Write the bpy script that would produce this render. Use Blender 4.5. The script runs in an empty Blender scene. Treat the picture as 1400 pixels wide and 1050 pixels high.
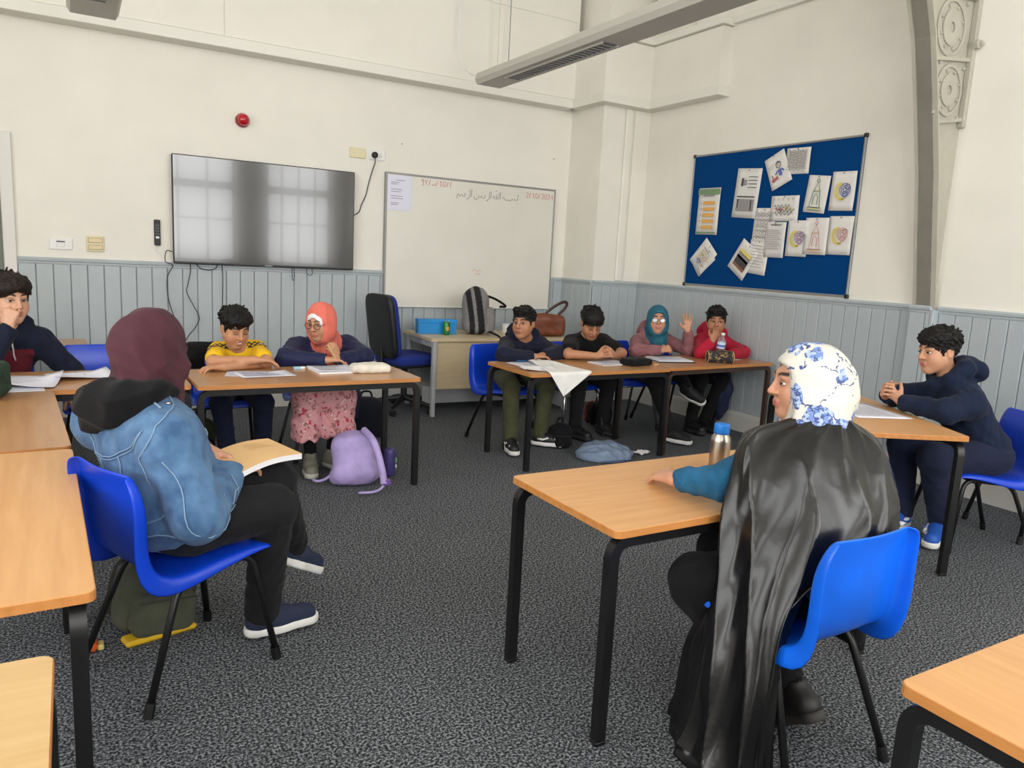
import bpy, math, random
import numpy as np
from mathutils import Vector, Matrix
random.seed(7); rng = np.random.RandomState(7)
SC = bpy.context.scene
COL = SC.collection

# ------------------------------------------------------------------ camera
YAW, PITCH, ROLL, FPX = 0.5312826, 0.1638423, 0.0524825, 1032.274
_f = Vector((math.sin(YAW)*math.cos(PITCH), math.cos(YAW)*math.cos(PITCH), -math.sin(PITCH)))
_r = Vector((math.cos(YAW), -math.sin(YAW), 0)); _u = _r.cross(_f)
_r2 = math.cos(ROLL)*_r + math.sin(ROLL)*_u; _u2 = _r2.cross(_f)
cam = bpy.data.cameras.new('camera'); camo = bpy.data.objects.new('camera', cam); COL.objects.link(camo)
camo.matrix_world = Matrix(((_r2.x, _u2.x, -_f.x, 0), (_r2.y, _u2.y, -_f.y, 0), (_r2.z, _u2.z, -_f.z, 1.38), (0, 0, 0, 1)))
cam.sensor_width = 36; cam.lens = FPX/1400*36; cam.clip_start = 0.05
SC.camera = camo

# ------------------------------------------------------------------ world, daylight, exposure
W1, W2 = 6.637, 5.011          # wall with the television (y), wall with the noticeboard (x)
WB, WL, CEIL = -2.6, -2.6, 4.7  # window wall behind the camera (y), left wall (x), ceiling
world = bpy.data.worlds.new('overcast_sky'); SC.world = world; world.use_nodes = True
world.node_tree.nodes['Background'].inputs[0].default_value = (0.82, 0.90, 1.0, 1)
world.node_tree.nodes['Background'].inputs[1].default_value = 1.0
WINDOWS = [(-2.0, -0.2), (0.75, 2.85), (3.4, 4.75)]   # x ranges of the tall windows in the wall behind the camera
WIN_Z = (1.0, 4.2)
ADDED_LEFT_WINDOWS = [(-0.9, 0.9), (1.7, 3.5)]             # y ranges of unseen windows added in the left wall to light the noticeboard wall
def daylight(name, loc, rot, sx, sy, power):
    l = bpy.data.lights.new(name, 'AREA'); l.shape = 'RECTANGLE'; l.size = sx; l.size_y = sy; l.energy = power
    l.color = (1.0, 0.985, 0.955)
    o = bpy.data.objects.new(name, l); COL.objects.link(o); o.location = loc; o.rotation_euler = rot
for a, b in WINDOWS:
    daylight('window_daylight', ((a+b)/2, WB-0.32, sum(WIN_Z)/2), (math.radians(90), 0, 0), b-a, WIN_Z[1]-WIN_Z[0], 52*(b-a))
for a, b in ADDED_LEFT_WINDOWS:
    daylight('window_daylight', (WL-0.32, (a+b)/2, sum(WIN_Z)/2), (math.radians(90), 0, math.radians(-90)), b-a, WIN_Z[1]-WIN_Z[0], 40*(b-a))  # added area lights brightening the noticeboard wall from the unseen left side
SC.view_settings.view_transform = 'Standard'; SC.view_settings.look = 'None'
SC.view_settings.gamma = 1.0; SC.view_settings.use_curve_mapping = False
SC.view_settings.exposure = 0.55

# ------------------------------------------------------------------ materials
def lin(c):
    r = []
    for v in c:
        v /= 255.0
        r.append(v/12.92 if v <= 0.04045 else ((v+0.055)/1.055)**2.4)
    return tuple(r)+(1.0,)
MATS = {}
def mat(name, rgb, rough=0.6, var=0.0, vscale=8, bump=0.0, bscale=60, metal=0, spec=0.5, sheen=0, coat=0, stretch=None, rgb2=None, attr=False, trans=0, alpha=1):
    """procedural principled material: base colour, optional noise variation and bump"""
    if name in MATS: return MATS[name]
    m = bpy.data.materials.new(name); m.use_nodes = True; nt = m.node_tree; b = nt.nodes['Principled BSDF']
    L = nt.links.new
    b.inputs['Roughness'].default_value = rough; b.inputs['Metallic'].default_value = metal
    b.inputs['Specular IOR Level'].default_value = spec
    b.inputs['Sheen Weight'].default_value = sheen; b.inputs['Coat Weight'].default_value = coat
    b.inputs['Transmission Weight'].default_value = trans; b.inputs['Alpha'].default_value = alpha
    b.inputs['Base Color'].default_value = lin(rgb)
    tc = nt.nodes.new('ShaderNodeTexCoord'); mp = nt.nodes.new('ShaderNodeMapping'); L(tc.outputs['Object'], mp.inputs[0])
    if stretch: mp.inputs['Scale'].default_value = stretch
    src = None
    if attr:
        at = nt.nodes.new('ShaderNodeVertexColor'); at.layer_name = 'Col'; src = at.outputs[0]
    if var or rgb2:
        nz = nt.nodes.new('ShaderNodeTexNoise'); nz.inputs['Scale'].default_value = vscale; nz.inputs['Detail'].default_value = 5
        L(mp.outputs[0], nz.inputs['Vector'])
        rp = nt.nodes.new('ShaderNodeMapRange'); rp.inputs[1].default_value = 0.3; rp.inputs[2].default_value = 0.7
        L(nz.outputs[0], rp.inputs[0])
        mx = nt.nodes.new('ShaderNodeMix'); mx.data_type = 'RGBA'; L(rp.outputs[0], mx.inputs[0])
        if attr:
            hs = nt.nodes.new('ShaderNodeHueSaturation'); hs.inputs['Value'].default_value = 1-var; L(src, hs.inputs['Color'])
            L(hs.outputs[0], mx.inputs[6]); L(src, mx.inputs[7])
        else:
            c2 = rgb2 if rgb2 else tuple(min(255, v*(1+var)) for v in rgb)
            c1 = rgb if rgb2 else tuple(v*(1-var) for v in rgb)
            mx.inputs[6].default_value = lin(c1); mx.inputs[7].default_value = lin(c2)
        src = mx.outputs[2]
    if src is not None: L(src, b.inputs['Base Color'])
    if bump:
        n2 = nt.nodes.new('ShaderNodeTexNoise'); n2.inputs['Scale'].default_value = bscale; n2.inputs['Detail'].default_value = 4
        L(mp.outputs[0], n2.inputs['Vector'])
        bp = nt.nodes.new('ShaderNodeBump'); bp.inputs['Strength'].default_value = bump; bp.inputs['Distance'].default_value = 0.01
        L(n2.outputs[0], bp.inputs['Height']); L(bp.outputs[0], b.inputs['Normal'])
    MATS[name] = m
    return m

# ------------------------------------------------------------------ mesh helpers
def mk(name, verts, faces, m, parent=None, smooth=False, loc=None, rot=None, colors=None):
    me = bpy.data.meshes.new(name); me.from_pydata([tuple(v) for v in verts], [], [tuple(f) for f in faces]); 
    if smooth: me.polygons.foreach_set('use_smooth', [True]*len(me.polygons))
    if colors is not None:
        ca = me.color_attributes.new('Col', 'FLOAT_COLOR', 'POINT')
        arr = np.ones((len(verts), 4), np.float32); arr[:, :3] = colors; ca.data.foreach_set('color', arr.ravel())
    me.materials.append(m); me.update()
    return link(name, me, parent, loc, rot)
def link(name, me, parent=None, loc=None, rot=None):
    o = bpy.data.objects.new(name, me); COL.objects.link(o)
    if parent is not None: o.parent = parent
    if loc is not None: o.location = loc
    if rot is not None: o.rotation_euler = rot
    return o
def tag(o, label=None, cat=None, group=None, kind=None):
    if label: o['label'] = label
    if cat: o['category'] = cat
    if group: o['group'] = group
    if kind: o['kind'] = kind
    return o
def thing(name, label, cat, loc=(0, 0, 0), rz=0, group=None):
    o = bpy.data.objects.new(name, None); COL.objects.link(o); o.location = loc; o.rotation_euler = (0, 0, rz); o.empty_display_size = 0.05
    return tag(o, label, cat, group)
def copy_tree(o, parent=None):
    c = o.copy(); COL.objects.link(c)
    if parent is not None: c.parent = parent
    for ch in list(o.children): copy_tree(ch, c)
    return c
class MB:
    """collects simple shapes into one mesh"""
    def __init__(s): s.v = []; s.f = []
    def add(s, vs, fs):
        n = len(s.v); s.v += [tuple(v) for v in vs]; s.f += [tuple(i+n for i in f) for f in fs]; return s
    def box(s, lo, hi, ch=0.0):
        x0, y0, z0 = lo; x1, y1, z1 = hi
        if ch <= 0:
            vs = [(x, y, z) for z in (z0, z1) for y in (y0, y1) for x in (x0, x1)]
            return s.add(vs, [(0, 2, 3, 1), (4, 5, 7, 6), (0, 1, 5, 4), (2, 6, 7, 3), (0, 4, 6, 2), (1, 3, 7, 5)])
        c = min(ch, (x1-x0)/2.01, (y1-y0)/2.01, (z1-z0)/2.01)
        X, Yy, Z = (x0, x1), (y0, y1), (z0, z1); vs = []; idx = {}
        for i in (0, 1):
            for j in (0, 1):
                for k in (0, 1):
                    sx, sy, sz = (1-2*i)*c, (1-2*j)*c, (1-2*k)*c
                    for a in range(3):
                        p = [X[i]+sx, Yy[j]+sy, Z[k]+sz]; p[a] = (X[i], Yy[j], Z[k])[a]
                        idx[i, j, k, a] = len(vs); vs.append(tuple(p))
        fs = []
        def q(a, flip):
            fs.append(tuple(a[::-1] if flip else a))
        for i in (0, 1): q([idx[i, 0, 0, 0], idx[i, 1, 0, 0], idx[i, 1, 1, 0], idx[i, 0, 1, 0]], i == 0)
        for j in (0, 1): q([idx[0, j, 0, 1], idx[0, j, 1, 1], idx[1, j, 1, 1], idx[1, j, 0, 1]], j == 0)
        for k in (0, 1): q([idx[0, 0, k, 2], idx[1, 0, k, 2], idx[1, 1, k, 2], idx[0, 1, k, 2]], k == 0)
        for i in (0, 1):
            for j in (0, 1): q([idx[i, j, 0, 0], idx[i, j, 0, 1], idx[i, j, 1, 1], idx[i, j, 1, 0]], (i+j) % 2 == 1)
        for i in (0, 1):
            for k in (0, 1): q([idx[i, 0, k, 0], idx[i, 1, k, 0], idx[i, 1, k, 2], idx[i, 0, k, 2]], (i+k) % 2 == 1)
        for j in (0, 1):
            for k in (0, 1): q([idx[0, j, k, 1], idx[0, j, k, 2], idx[1, j, k, 2], idx[1, j, k, 1]], (j+k) % 2 == 1)
        for i in (0, 1):
            for j in (0, 1):
                for k in (0, 1): q([idx[i, j, k, 0], idx[i, j, k, 1], idx[i, j, k, 2]], (i+j+k) % 2 == 0)
        return s.add(vs, fs)
    def tube(s, pts, r, n=8, square=False, cap=True, up=None):
        P = [Vector(p) for p in pts]; rs = r if hasattr(r, '__len__') else [r]*len(P)
        vs = []; fs = []; N = None
        if square: n = 4
        for i, p in enumerate(P):
            t = (P[min(i+1, len(P)-1)]-P[max(i-1, 0)]).normalized()
            if N is None:
                a = Vector(up) if up else (Vector((0, 0, 1)) if abs(t.z) < 0.9 else Vector((1, 0, 0)))
                N = (a-t*a.dot(t)).normalized()
            else:
                N = (N-t*N.dot(t)); N = N.normalized() if N.length > 1e-6 else Vector((1, 0, 0))
            B = t.cross(N)
            for k in range(n):
                an = 2*math.pi*(k+(0.5 if square else 0))/n; rr = rs[i]*(1.414 if square else 1)
                vs.append(p+N*math.cos(an)*rr+B*math.sin(an)*rr)
        for i in range(len(P)-1):
            for k in range(n):
                fs.append((i*n+k, i*n+(k+1) % n, (i+1)*n+(k+1) % n, (i+1)*n+k))
        if cap: fs.append(tuple(range(n))[::-1]); fs.append(tuple((len(P)-1)*n+k for k in range(n)))
        return s.add(vs, fs)
    def lathe(s, prof, n=20, c=(0, 0, 0), axis='z'):
        vs = []; fs = []
        for r, z in prof:
            for k in range(n):
                a = 2*math.pi*k/n; x, y = r*math.cos(a), r*math.sin(a)
                p = (x, y, z) if axis == 'z' else ((x, -z, y) if axis == 'y' else (-z, x, y))
                vs.append((c[0]+p[0], c[1]+p[1], c[2]+p[2]))
        for i in range(len(prof)-1):
            for k in range(n): fs.append((i*n+k, i*n+(k+1) % n, (i+1)*n+(k+1) % n, (i+1)*n+k))
        fs.append(tuple(range(n))[::-1]); fs.append(tuple((len(prof)-1)*n+k for k in range(n)))
        return s.add(vs, fs)
    def prism(s, poly, axis, a, b):
        """closed polygon (2-D) extruded along axis from a to b"""
        n = len(poly); put = {'x': lambda p, t: (t, p[0], p[1]), 'y': lambda p, t: (p[0], t, p[1]), 'z': lambda p, t: (p[0], p[1], t)}[axis]
        vs = [put(p, a) for p in poly]+[put(p, b) for p in poly]
        fs = [tuple(range(n))[::-1], tuple(range(n, 2*n))]+[(i, (i+1) % n, n+(i+1) % n, n+i) for i in range(n)]
        return s.add(vs, fs)
    def grid(s, fn, nu, nv, closed_u=False):
        vs = [fn(i/(nu-1), j/(nv-1)) for i in range(nu) for j in range(nv)]
        return s.add(vs, [(i*nv+j, (i+1)*nv+j, (i+1)*nv+j+1, i*nv+j+1) for i in range(nu-1) for j in range(nv-1)])
    def xf(s, M):
        s.v = [tuple(M @ Vector(v)) for v in s.v]; return s
    def build(s, name, m, parent=None, smooth=False, loc=None, rot=None):
        return mk(name, s.v, s.f, m, parent, smooth, loc, rot)
def smooth_by_angle(o, deg=35):
    me = o.data; me.polygons.foreach_set('use_smooth', [True]*len(me.polygons)); me.set_sharp_from_angle(angle=math.radians(deg)); return o
def solidify(o, t, off=0):
    md = o.modifiers.new('thickness', 'SOLIDIFY'); md.thickness = t; md.offset = off; return o
def round_path(pts, r, n=5):
    """polyline with its inner corners rounded"""
    P = [Vector(p) for p in pts]; out = [P[0]]
    for i in range(1, len(P)-1):
        a = (P[i-1]-P[i]); b = (P[i+1]-P[i]); d = min(r, a.length*0.49, b.length*0.49)
        A = P[i]+a.normalized()*d; B = P[i]+b.normalized()*d
        for k in range(n+1):
            t = k/n; out.append(A*(1-t)**2+P[i]*2*t*(1-t)+B*t*t)
    out.append(P[-1]); return out
def spline(pts, n=8):
    P = [Vector(p) for p in pts]; Q = [P[0]*2-P[1]]+P+[P[-1]*2-P[-2]]; out = []
    for i in range(1, len(Q)-2):
        for k in range(n):
            t = k/n; a, b, c, d = Q[i-1], Q[i], Q[i+1], Q[i+2]
            out.append(0.5*((2*b)+(c-a)*t+(2*a-5*b+4*c-d)*t*t+(3*b-a-3*c+d)*t**3))
    out.append(P[-1]); return out

# ------------------------------------------------------------------ colours
WALLP = mat('wall_paint', (236, 232, 222), 0.75, var=0.012, vscale=2.5, bump=0.12, bscale=45)
TRIMP = mat('trim_paint', (232, 229, 220), 0.55, bump=0.05, bscale=30)
GREYP = mat('dado_paint', (176, 184, 188), 0.42, var=0.02, vscale=6, bump=0.05, bscale=40)
GREYD = mat('groove_paint', (122, 129, 132), 0.6)
SKIRTP = mat('skirting_paint', (205, 204, 198), 0.5)
IRONP = mat('iron_paint', (178, 174, 160), 0.55, var=0.03, vscale=9, bump=0.1, bscale=30)
CEILP = mat('ceiling_paint', (236, 234, 228), 0.9)
BLACKM = mat('black_steel', (16, 16, 17), 0.38, var=0.15, vscale=20)
CHROME = mat('chrome_steel', (190, 190, 190), 0.25, metal=1)
BLUEP = mat('blue_plastic', (10, 62, 196), 0.33, var=0.06, vscale=5, spec=0.5)
BLUEP2 = mat('bright_blue_plastic', (14, 100, 226), 0.33, var=0.08, vscale=5, spec=0.5)
PAPER = mat('white_paper', (236, 235, 238), 0.8)
def wood(name, c1, c2, rough=0.4, sx=(1.2, 14, 14)):
    if name in MATS: return MATS[name]
    m = mat(name, c1, rough, rgb2=c2, vscale=3.2, stretch=sx, coat=0.12); return m
BEECH = wood('beech_laminate', (203, 150, 97), (214, 163, 108), 0.42)
BEECH2 = wood('worn_beech_laminate', (176, 128, 84), (190, 142, 96), 0.3)
EDGE = wood('beech_edge', (178, 116, 56), (196, 132, 70), 0.5)
MAPLE = wood('maple_laminate', (202, 182, 145), (212, 193, 158), 0.5)

# carpet: speckled grey loop pile
def carpet_mat():
    m = bpy.data.materials.new('grey_speckled_carpet'); m.use_nodes = True; nt = m.node_tree; L = nt.links.new
    b = nt.nodes['Principled BSDF']; b.inputs['Roughness'].default_value = 0.95; b.inputs['Specular IOR Level'].default_value = 0.15
    tc = nt.nodes.new('ShaderNodeTexCoord')
    n1 = nt.nodes.new('ShaderNodeTexNoise'); n1.inputs['Scale'].default_value = 120; n1.inputs['Detail'].default_value = 2; n1.inputs['Roughness'].default_value = 0.6
    n2 = nt.nodes.new('ShaderNodeTexNoise'); n2.inputs['Scale'].default_value = 2.0; n2.inputs['Detail'].default_value = 3
    L(tc.outputs['Object'], n1.inputs['Vector']); L(tc.outputs['Object'], n2.inputs['Vector'])
    cr = nt.nodes.new('ShaderNodeValToRGB'); e = cr.color_ramp.elements
    e[0].position = 0.40; e[0].color = lin((34, 36, 39)); e[1].position = 0.62; e[1].color = lin((150, 153, 158))
    k = cr.color_ramp.elements.new(0.5); k.color = lin((82, 85, 89))
    L(n1.outputs[0], cr.inputs[0])
    mx = nt.nodes.new('ShaderNodeMix'); mx.data_type = 'RGBA'; mx.blend_type = 'MULTIPLY'; mx.inputs[0].default_value = 0.22
    L(cr.outputs[0], mx.inputs[6]); L(n2.outputs[0], mx.inputs[7]); L(mx.outputs[2], b.inputs['Base Color'])
    bp = nt.nodes.new('ShaderNodeBump'); bp.inputs['Strength'].default_value = 0.5; bp.inputs['Distance'].default_value = 0.006
    L(n1.outputs[0], bp.inputs['Height']); L(bp.outputs[0], b.inputs['Normal'])
    return m
CARPET = carpet_mat()

# ------------------------------------------------------------------ room shell
def struct(o): return tag(o, kind='structure')
struct(MB().box((WL-0.3, WB-0.3, -0.12), (W2+0.3, W1+0.3, 0)).build('floor', CARPET))
struct(MB().box((WL-0.3, WB-0.3, CEIL), (W2+0.3, W1+0.3, CEIL+0.1)).build('ceiling', CEILP))
def wall_with_holes(name, axis, a0, a1, t0, t1, holes, m):
    """wall along x (axis 'y' thickness) or along y (axis 'x'), with rectangular openings (a, b, z0, z1)"""
    mb = MB(); xs = sorted({a0, a1, *[h[0] for h in holes], *[h[1] for h in holes]})
    for p, q in zip(xs[:-1], xs[1:]):
        hs = [h for h in holes if h[0] <= p and h[1] >= q]
        spans = [(0, CEIL)] if not hs else [(0, hs[0][2]), (hs[0][3], CEIL)]
        for z0, z1 in spans:
            if z1-z0 < 1e-4: continue
            mb.box((p, t0, z0), (q, t1, z1)) if axis == 'y' else mb.box((t0, p, z0), (t1, q, z1))
    return struct(mb.build(name, m))
DOOR = (-1.28, -0.40, 2.03)
wall_tv = wall_with_holes('wall_back', 'y', WL-0.3, W2+0.3, W1, W1+0.3, [(DOOR[0], DOOR[1], 0, DOOR[2])], WALLP)
wall_nb = wall_with_holes('wall_right', 'x', WB-0.3, W1, W2, W2+0.3, [], WALLP)
wall_wi = wall_with_holes('wall_front', 'y', WL-0.3, W2, WB-0.3, WB, [(a, b, *WIN_Z) for a, b in WINDOWS], WALLP)
wall_lf = wall_with_holes('wall_left', 'x', WB, W1, WL-0.3, WL, [(a, b, *WIN_Z) for a, b in ADDED_LEFT_WINDOWS], WALLP)
def window(i, axis, a, b):
    z0, z1 = WIN_Z; w = struct(thing('window_%d' % i, None, None)); del_keys(w)
    def bar(nm, p0, p1, q0, q1, t):
        mb = MB()
        if axis == 'y': mb.box((p0, WB-0.2-t/2, q0), (p1, WB-0.2+t/2, q1))
        else: mb.box((WL-0.2-t/2, p0, q0), (WL-0.2+t/2, p1, q1))
        mb.build(nm, TRIMP, w)
    for p in (a, b-0.07): bar('window_frame', p, p+0.07, z0, z1, 0.1)
    for z in (z0, z1-0.07): bar('window_frame', a+0.07, b-0.07, z, z+0.07, 0.1)
    n = 3
    for k in range(1, n+1): bar('mullion', a+(b-a)*k/(n+1)-0.02, a+(b-a)*k/(n+1)+0.02, z0+0.07, z1-0.07, 0.05)
    bar('transom', a+0.07, b-0.07, 2.42, 2.56, 0.09)
    for z in (1.85, 3.15, 3.7): bar('glazing_bar', a+0.07, b-0.07, z-0.015, z+0.015, 0.04)
def del_keys(o):
    for k in ('label', 'category'):
        if k in o: del o[k]
_i = 1
for a, b in WINDOWS: window(_i, 'y', a, b); _i += 1
for a, b in ADDED_LEFT_WINDOWS: window(_i, 'x', a, b); _i += 1

# corner pilaster, boxing and ledges ---------------------------------------------------
PX, PY = 4.44, 6.10
pil = struct(MB().box((PX, PY, 0), (W2, W1, CEIL)).build('wall_pilaster', WALLP))
MB().box((PX+0.26, PY-0.03, 1.215), (PX+0.34, PY, 2.87), 0.012).build('pilaster_moulding', WALLP, pil)
MB().box((PX+0.375, PY-0.012, 1.215), (W2, PY, 2.87), 0.006).build('pilaster_moulding', WALLP, pil)
box = struct(MB().box((WL, 6.487, 2.95), (4.36, W1, CEIL)).box((4.36, 6.10, 2.95), (PX, W1, 3.5)).build('trim_1', WALLP))
for x0, x1 in ((WL, 1.085), (1.09, 3.47), (3.475, 4.36)):
    MB().box((x0, 6.48, 2.955), (x1, 6.487, 3.66), 0.002).build('boxing_panel', WALLP, box)
    MB().box((x0, 6.48, 3.664), (x1, 6.487, CEIL), 0.002).build('boxing_panel', WALLP, box)
MB().box((WL, 6.462, 2.868), (4.345, W1, 2.95), 0.004).build('ledge', TRIMP, box)
box2 = struct(MB().box((4.345, 5.985, 2.95), (W2, PY, 3.44)).box((4.345, PY, 2.95), (4.44, 6.49, 3.44)).box((4.895, 5.085, 2.95), (W2, 5.985, 3.44)).build('trim_2', WALLP))
MB().box((4.32, 5.96, 2.868), (W2, PY, 2.95)).build('ledge', TRIMP, box2)
MB().box((4.32, PY, 2.868), (PX, 6.50, 2.95)).build('ledge', TRIMP, box2)
MB().box((4.87, 5.06, 2.868), (W2, 5.97, 2.95), 0.003).build('ledge', TRIMP, box2)
MB().box((4.30, 5.94, 3.445), (W2, PY, 3.50)).build('boxing_lid', TRIMP, box2)
MB().box((4.30, PY, 3.445), (PX, 6.49, 3.50)).build('boxing_lid', TRIMP, box2)
MB().box((4.855, 5.05, 3.445), (W2, 5.95, 3.50), 0.003).build('boxing_lid', TRIMP, box2)
struct(MB().box((W2-0.05, WB, 3.455), (W2, 5.05, 3.50), 0.004).build('trim_3', TRIMP))
# sloping plaster brace high in the corner
struct(MB().prism([(5.0, 3.5), (4.55, 4.7), (5.0, 4.7)], 'y', 5.55, 5.95).build('trim_4', WALLP))

# tongue-and-groove dado: every board a piece of its own -------------------------------
ZB, ZT, BW = 0.17, 1.165, 0.111
def board_mesh(name, w):
    mb = MB().prism([(0.0015, 0), (0.0015, 0.006), (0.006, 0.012), (w-0.006, 0.012), (w-0.0015, 0.006), (w-0.0015, 0)], 'z', ZB, ZT)
    me = bpy.data.meshes.new(name); me.from_pydata(mb.v, [], mb.f); me.materials.append(GREYP); return me
BM = board_mesh('board', BW)
def dado(parent, p0, p1, base):
    """boards from p0 to p1 (plan points); the face of the wall is on the right-hand side walking p0 -> p1"""
    p0, p1 = Vector((*p0, 0)), Vector((*p1, 0)); d = (p1-p0); Lh = d.length; d.normalize(); ang = math.atan2(d.y, d.x)
    R = Matrix.Translation(p0) @ Matrix.Rotation(ang, 4, 'Z')
    def loc(mb): return mb.xf(R @ Matrix.Diagonal((1, -1, 1, 1)))
    def flip(mb): mb.f = [f[::-1] for f in mb.f]; return mb
    flip(loc(MB().box((0, 0, ZB), (Lh, 0.004, ZT)))).build('dado_backing', GREYD, parent)
    n = int(Lh/BW+1e-6)
    for i in range(n):
        o = link('board', BM, parent); o.matrix_local = R @ Matrix.Rotation(0, 4, 'Z') @ Matrix.Translation((i*BW, -0.003, 0)) @ Matrix.Diagonal((1, -1, 1, 1))
    rem = Lh-n*BW
    if rem > 0.02:
        o = link('board', board_mesh('board_end', rem), parent); o.matrix_local = R @ Matrix.Translation((n*BW, -0.003, 0)) @ Matrix.Diagonal((1, -1, 1, 1))
    flip(loc(MB().prism([(0, ZT), (0.016, ZT), (0.02, 1.175), (0.02, 1.183), (0.028, 1.190), (0.03, 1.205), (0.022, 1.216), (0, 1.216)], 'x', 0, Lh))).build('dado_rail', GREYP, parent)
    sk = flip(loc(MB().prism([(0, 0), (0.022, 0), (0.022, 0.135), (0.016, 0.16), (0.008, ZB), (0, ZB)], 'x', 0, Lh))).build('baseboard_'+base, SKIRTP)
    struct(sk)
dado(wall_tv, (-0.335, W1), (PX, W1), 'back')
dado(pil, (PX, W1), (PX, PY), 'pilaster_side'); dado(pil, (PX, PY), (W2, PY), 'pilaster_front')
dado(wall_nb, (W2, PY), (W2, 3.115), 'right')
# iron truss foot and its dado pier
pier = struct(MB().box((W2-0.055, 2.965, 0), (W2, 3.115, 1.2)).build('wall_pier', GREYP))
dado(pier, (W2-0.055, 3.115), (W2-0.055, 2.965), 'pier_front')
MB().box((W2-0.075, 2.943, ZB), (W2, 2.965, 1.19), 0.004).build('corner_post', GREYP, pier)
dado(wall_nb, (W2, 2.943), (W2, 0.5), 'right_near')

edge = [(4.965, 1.217), (4.94, 1.35), (4.885, 1.62), (4.80, 2.05), (4.69, 2.46), (4.575, 2.85), (4.49, 3.04), (4.25, 3.5), (3.85, 4.1), (3.3, CEIL)]
truss = struct(MB().prism([(W2, 1.217)]+edge+[(W2, CEIL)], 'y', 2.99, 3.09).build('iron_truss', IRONP))
# soffit flange following the curve
fl = MB()
for (a, b) in zip(edge[:-1], edge[1:]): fl.prism([a, b, (b[0]+0.012, b[1]), (a[0]+0.012, a[1])], 'y', 2.955, 3.115)
fl.build('soffit_flange', IRONP, truss)
wf = MB().box((W2-0.035, 2.95, 2.36), (W2, 2.99, CEIL), 0.004); wf.build('wall_flange', IRONP, truss)
def edge_x(z):
    for (a, b) in zip(edge[:-1], edge[1:]):
        if a[1] <= z <= b[1]: return a[0]+(b[0]-a[0])*(z-a[1])/(b[1]-a[1])
    return edge[0][0]
zc = 2.375
for k in range(4):
    z0 = zc; hgt = 0.34; z1 = z0+hgt; zc = z1+0.022
    xa = max(edge_x(z0), edge_x(z1))+0.02; xb = W2-0.04
    bar = MB().prism([(edge_x(z0)+0.012, z0-0.022), (W2, z0-0.022+0.05), (W2, z0+0.05), (edge_x(z0)+0.012, z0)], 'y', 2.962, 2.99); bar.build('cross_bar', IRONP, truss)
    cx, cz = (edge_x((z0+z1)/2)+xb)/2+0.01, (z0+z1)/2+0.025; R0 = min((xb-edge_x((z0+z1)/2))/2-0.015, 0.15)
    def ring(r0, r1, y, nm, sy=1.0):
        mb = MB(); n = 28; pr = [(r0, 0), (r0, y*0.7), ((r0+r1)/2, y), (r1, y*0.7), (r1, 0)]; vs = []; fs = []
        for i in range(n):
            a = 2*math.pi*i/n
            for r, h in pr: vs.append((cx+r*math.cos(a), 2.99-h, cz+r*math.sin(a)*1.15))
        m_ = len(pr)
        for i in range(n):
            for j in range(m_-1): fs.append((i*m_+j, ((i+1) % n)*m_+j, ((i+1) % n)*m_+j+1, i*m_+j+1))
        smooth_by_angle(mb.add(vs, fs).build(nm, IRONP, truss), 50)
    ring(R0*0.18, R0*0.62, 0.016, 'boss_ring'); ring(R0*0.86, R0, 0.014, 'rosette_ring')
    for q in range(8):
        a = 2*math.pi*(q+0.5)/8
        MB().lathe([(0.012, 0), (0.011, 0.008), (0.006, 0.013), (0.0005, 0.014)], 8, (cx+R0*0.74*math.cos(a), 2.99, cz+R0*0.85*math.sin(a)), 'y').build('rivet', IRONP, truss)
    for sx in (-1, 1):
        for sz in (-1, 1):
            MB().lathe([(0.014, 0), (0.013, 0.01), (0.007, 0.015), (0.0005, 0.016)], 8, (cx+sx*R0*0.92, 2.99, cz+sz*R0*1.08), 'y').build('rivet', IRONP, truss)
MB().lathe([(0.03, 0), (0.03, 0.03), (0.016, 0.035), (0.016, 0.05), (0.001, 0.051)], 6, (W2-0.03, 2.95, 2.86), 'y').build('bolt', IRONP, truss)

# doorway at the left end of the wall
AR = mat('architrave_paint', (222, 221, 215), 0.5)
dr = struct(thing('door_1', None, None, (0, 0, 0))); del_keys(dr)
MB().box((-0.415, W1-0.03, 0), (-0.335, W1+0.02, 2.085), 0.005).build('architrave', AR, dr)
MB().box((-1.36, W1-0.03, 0), (-1.275, W1+0.02, 2.085), 0.005).build('architrave', AR, dr)
MB().box((-1.275, W1-0.03, 2.02), (-0.415, W1+0.02, 2.085), 0.005).build('architrave', AR, dr)
DG = mat('door_grey_green', (128, 132, 122), 0.5); AMB = mat('door_amber', (190, 142, 74), 0.5)
MB().box((-1.28, W1+0.06, 0.005), (-0.40, W1+0.10, 1.62), 0.003).build('door_panel', DG, dr)
MB().box((-1.28, W1+0.06, 1.62), (-0.40, W1+0.10, 2.02), 0.003).build('door_panel', AMB, dr)  # upper vision panel in a plain amber colour

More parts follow.
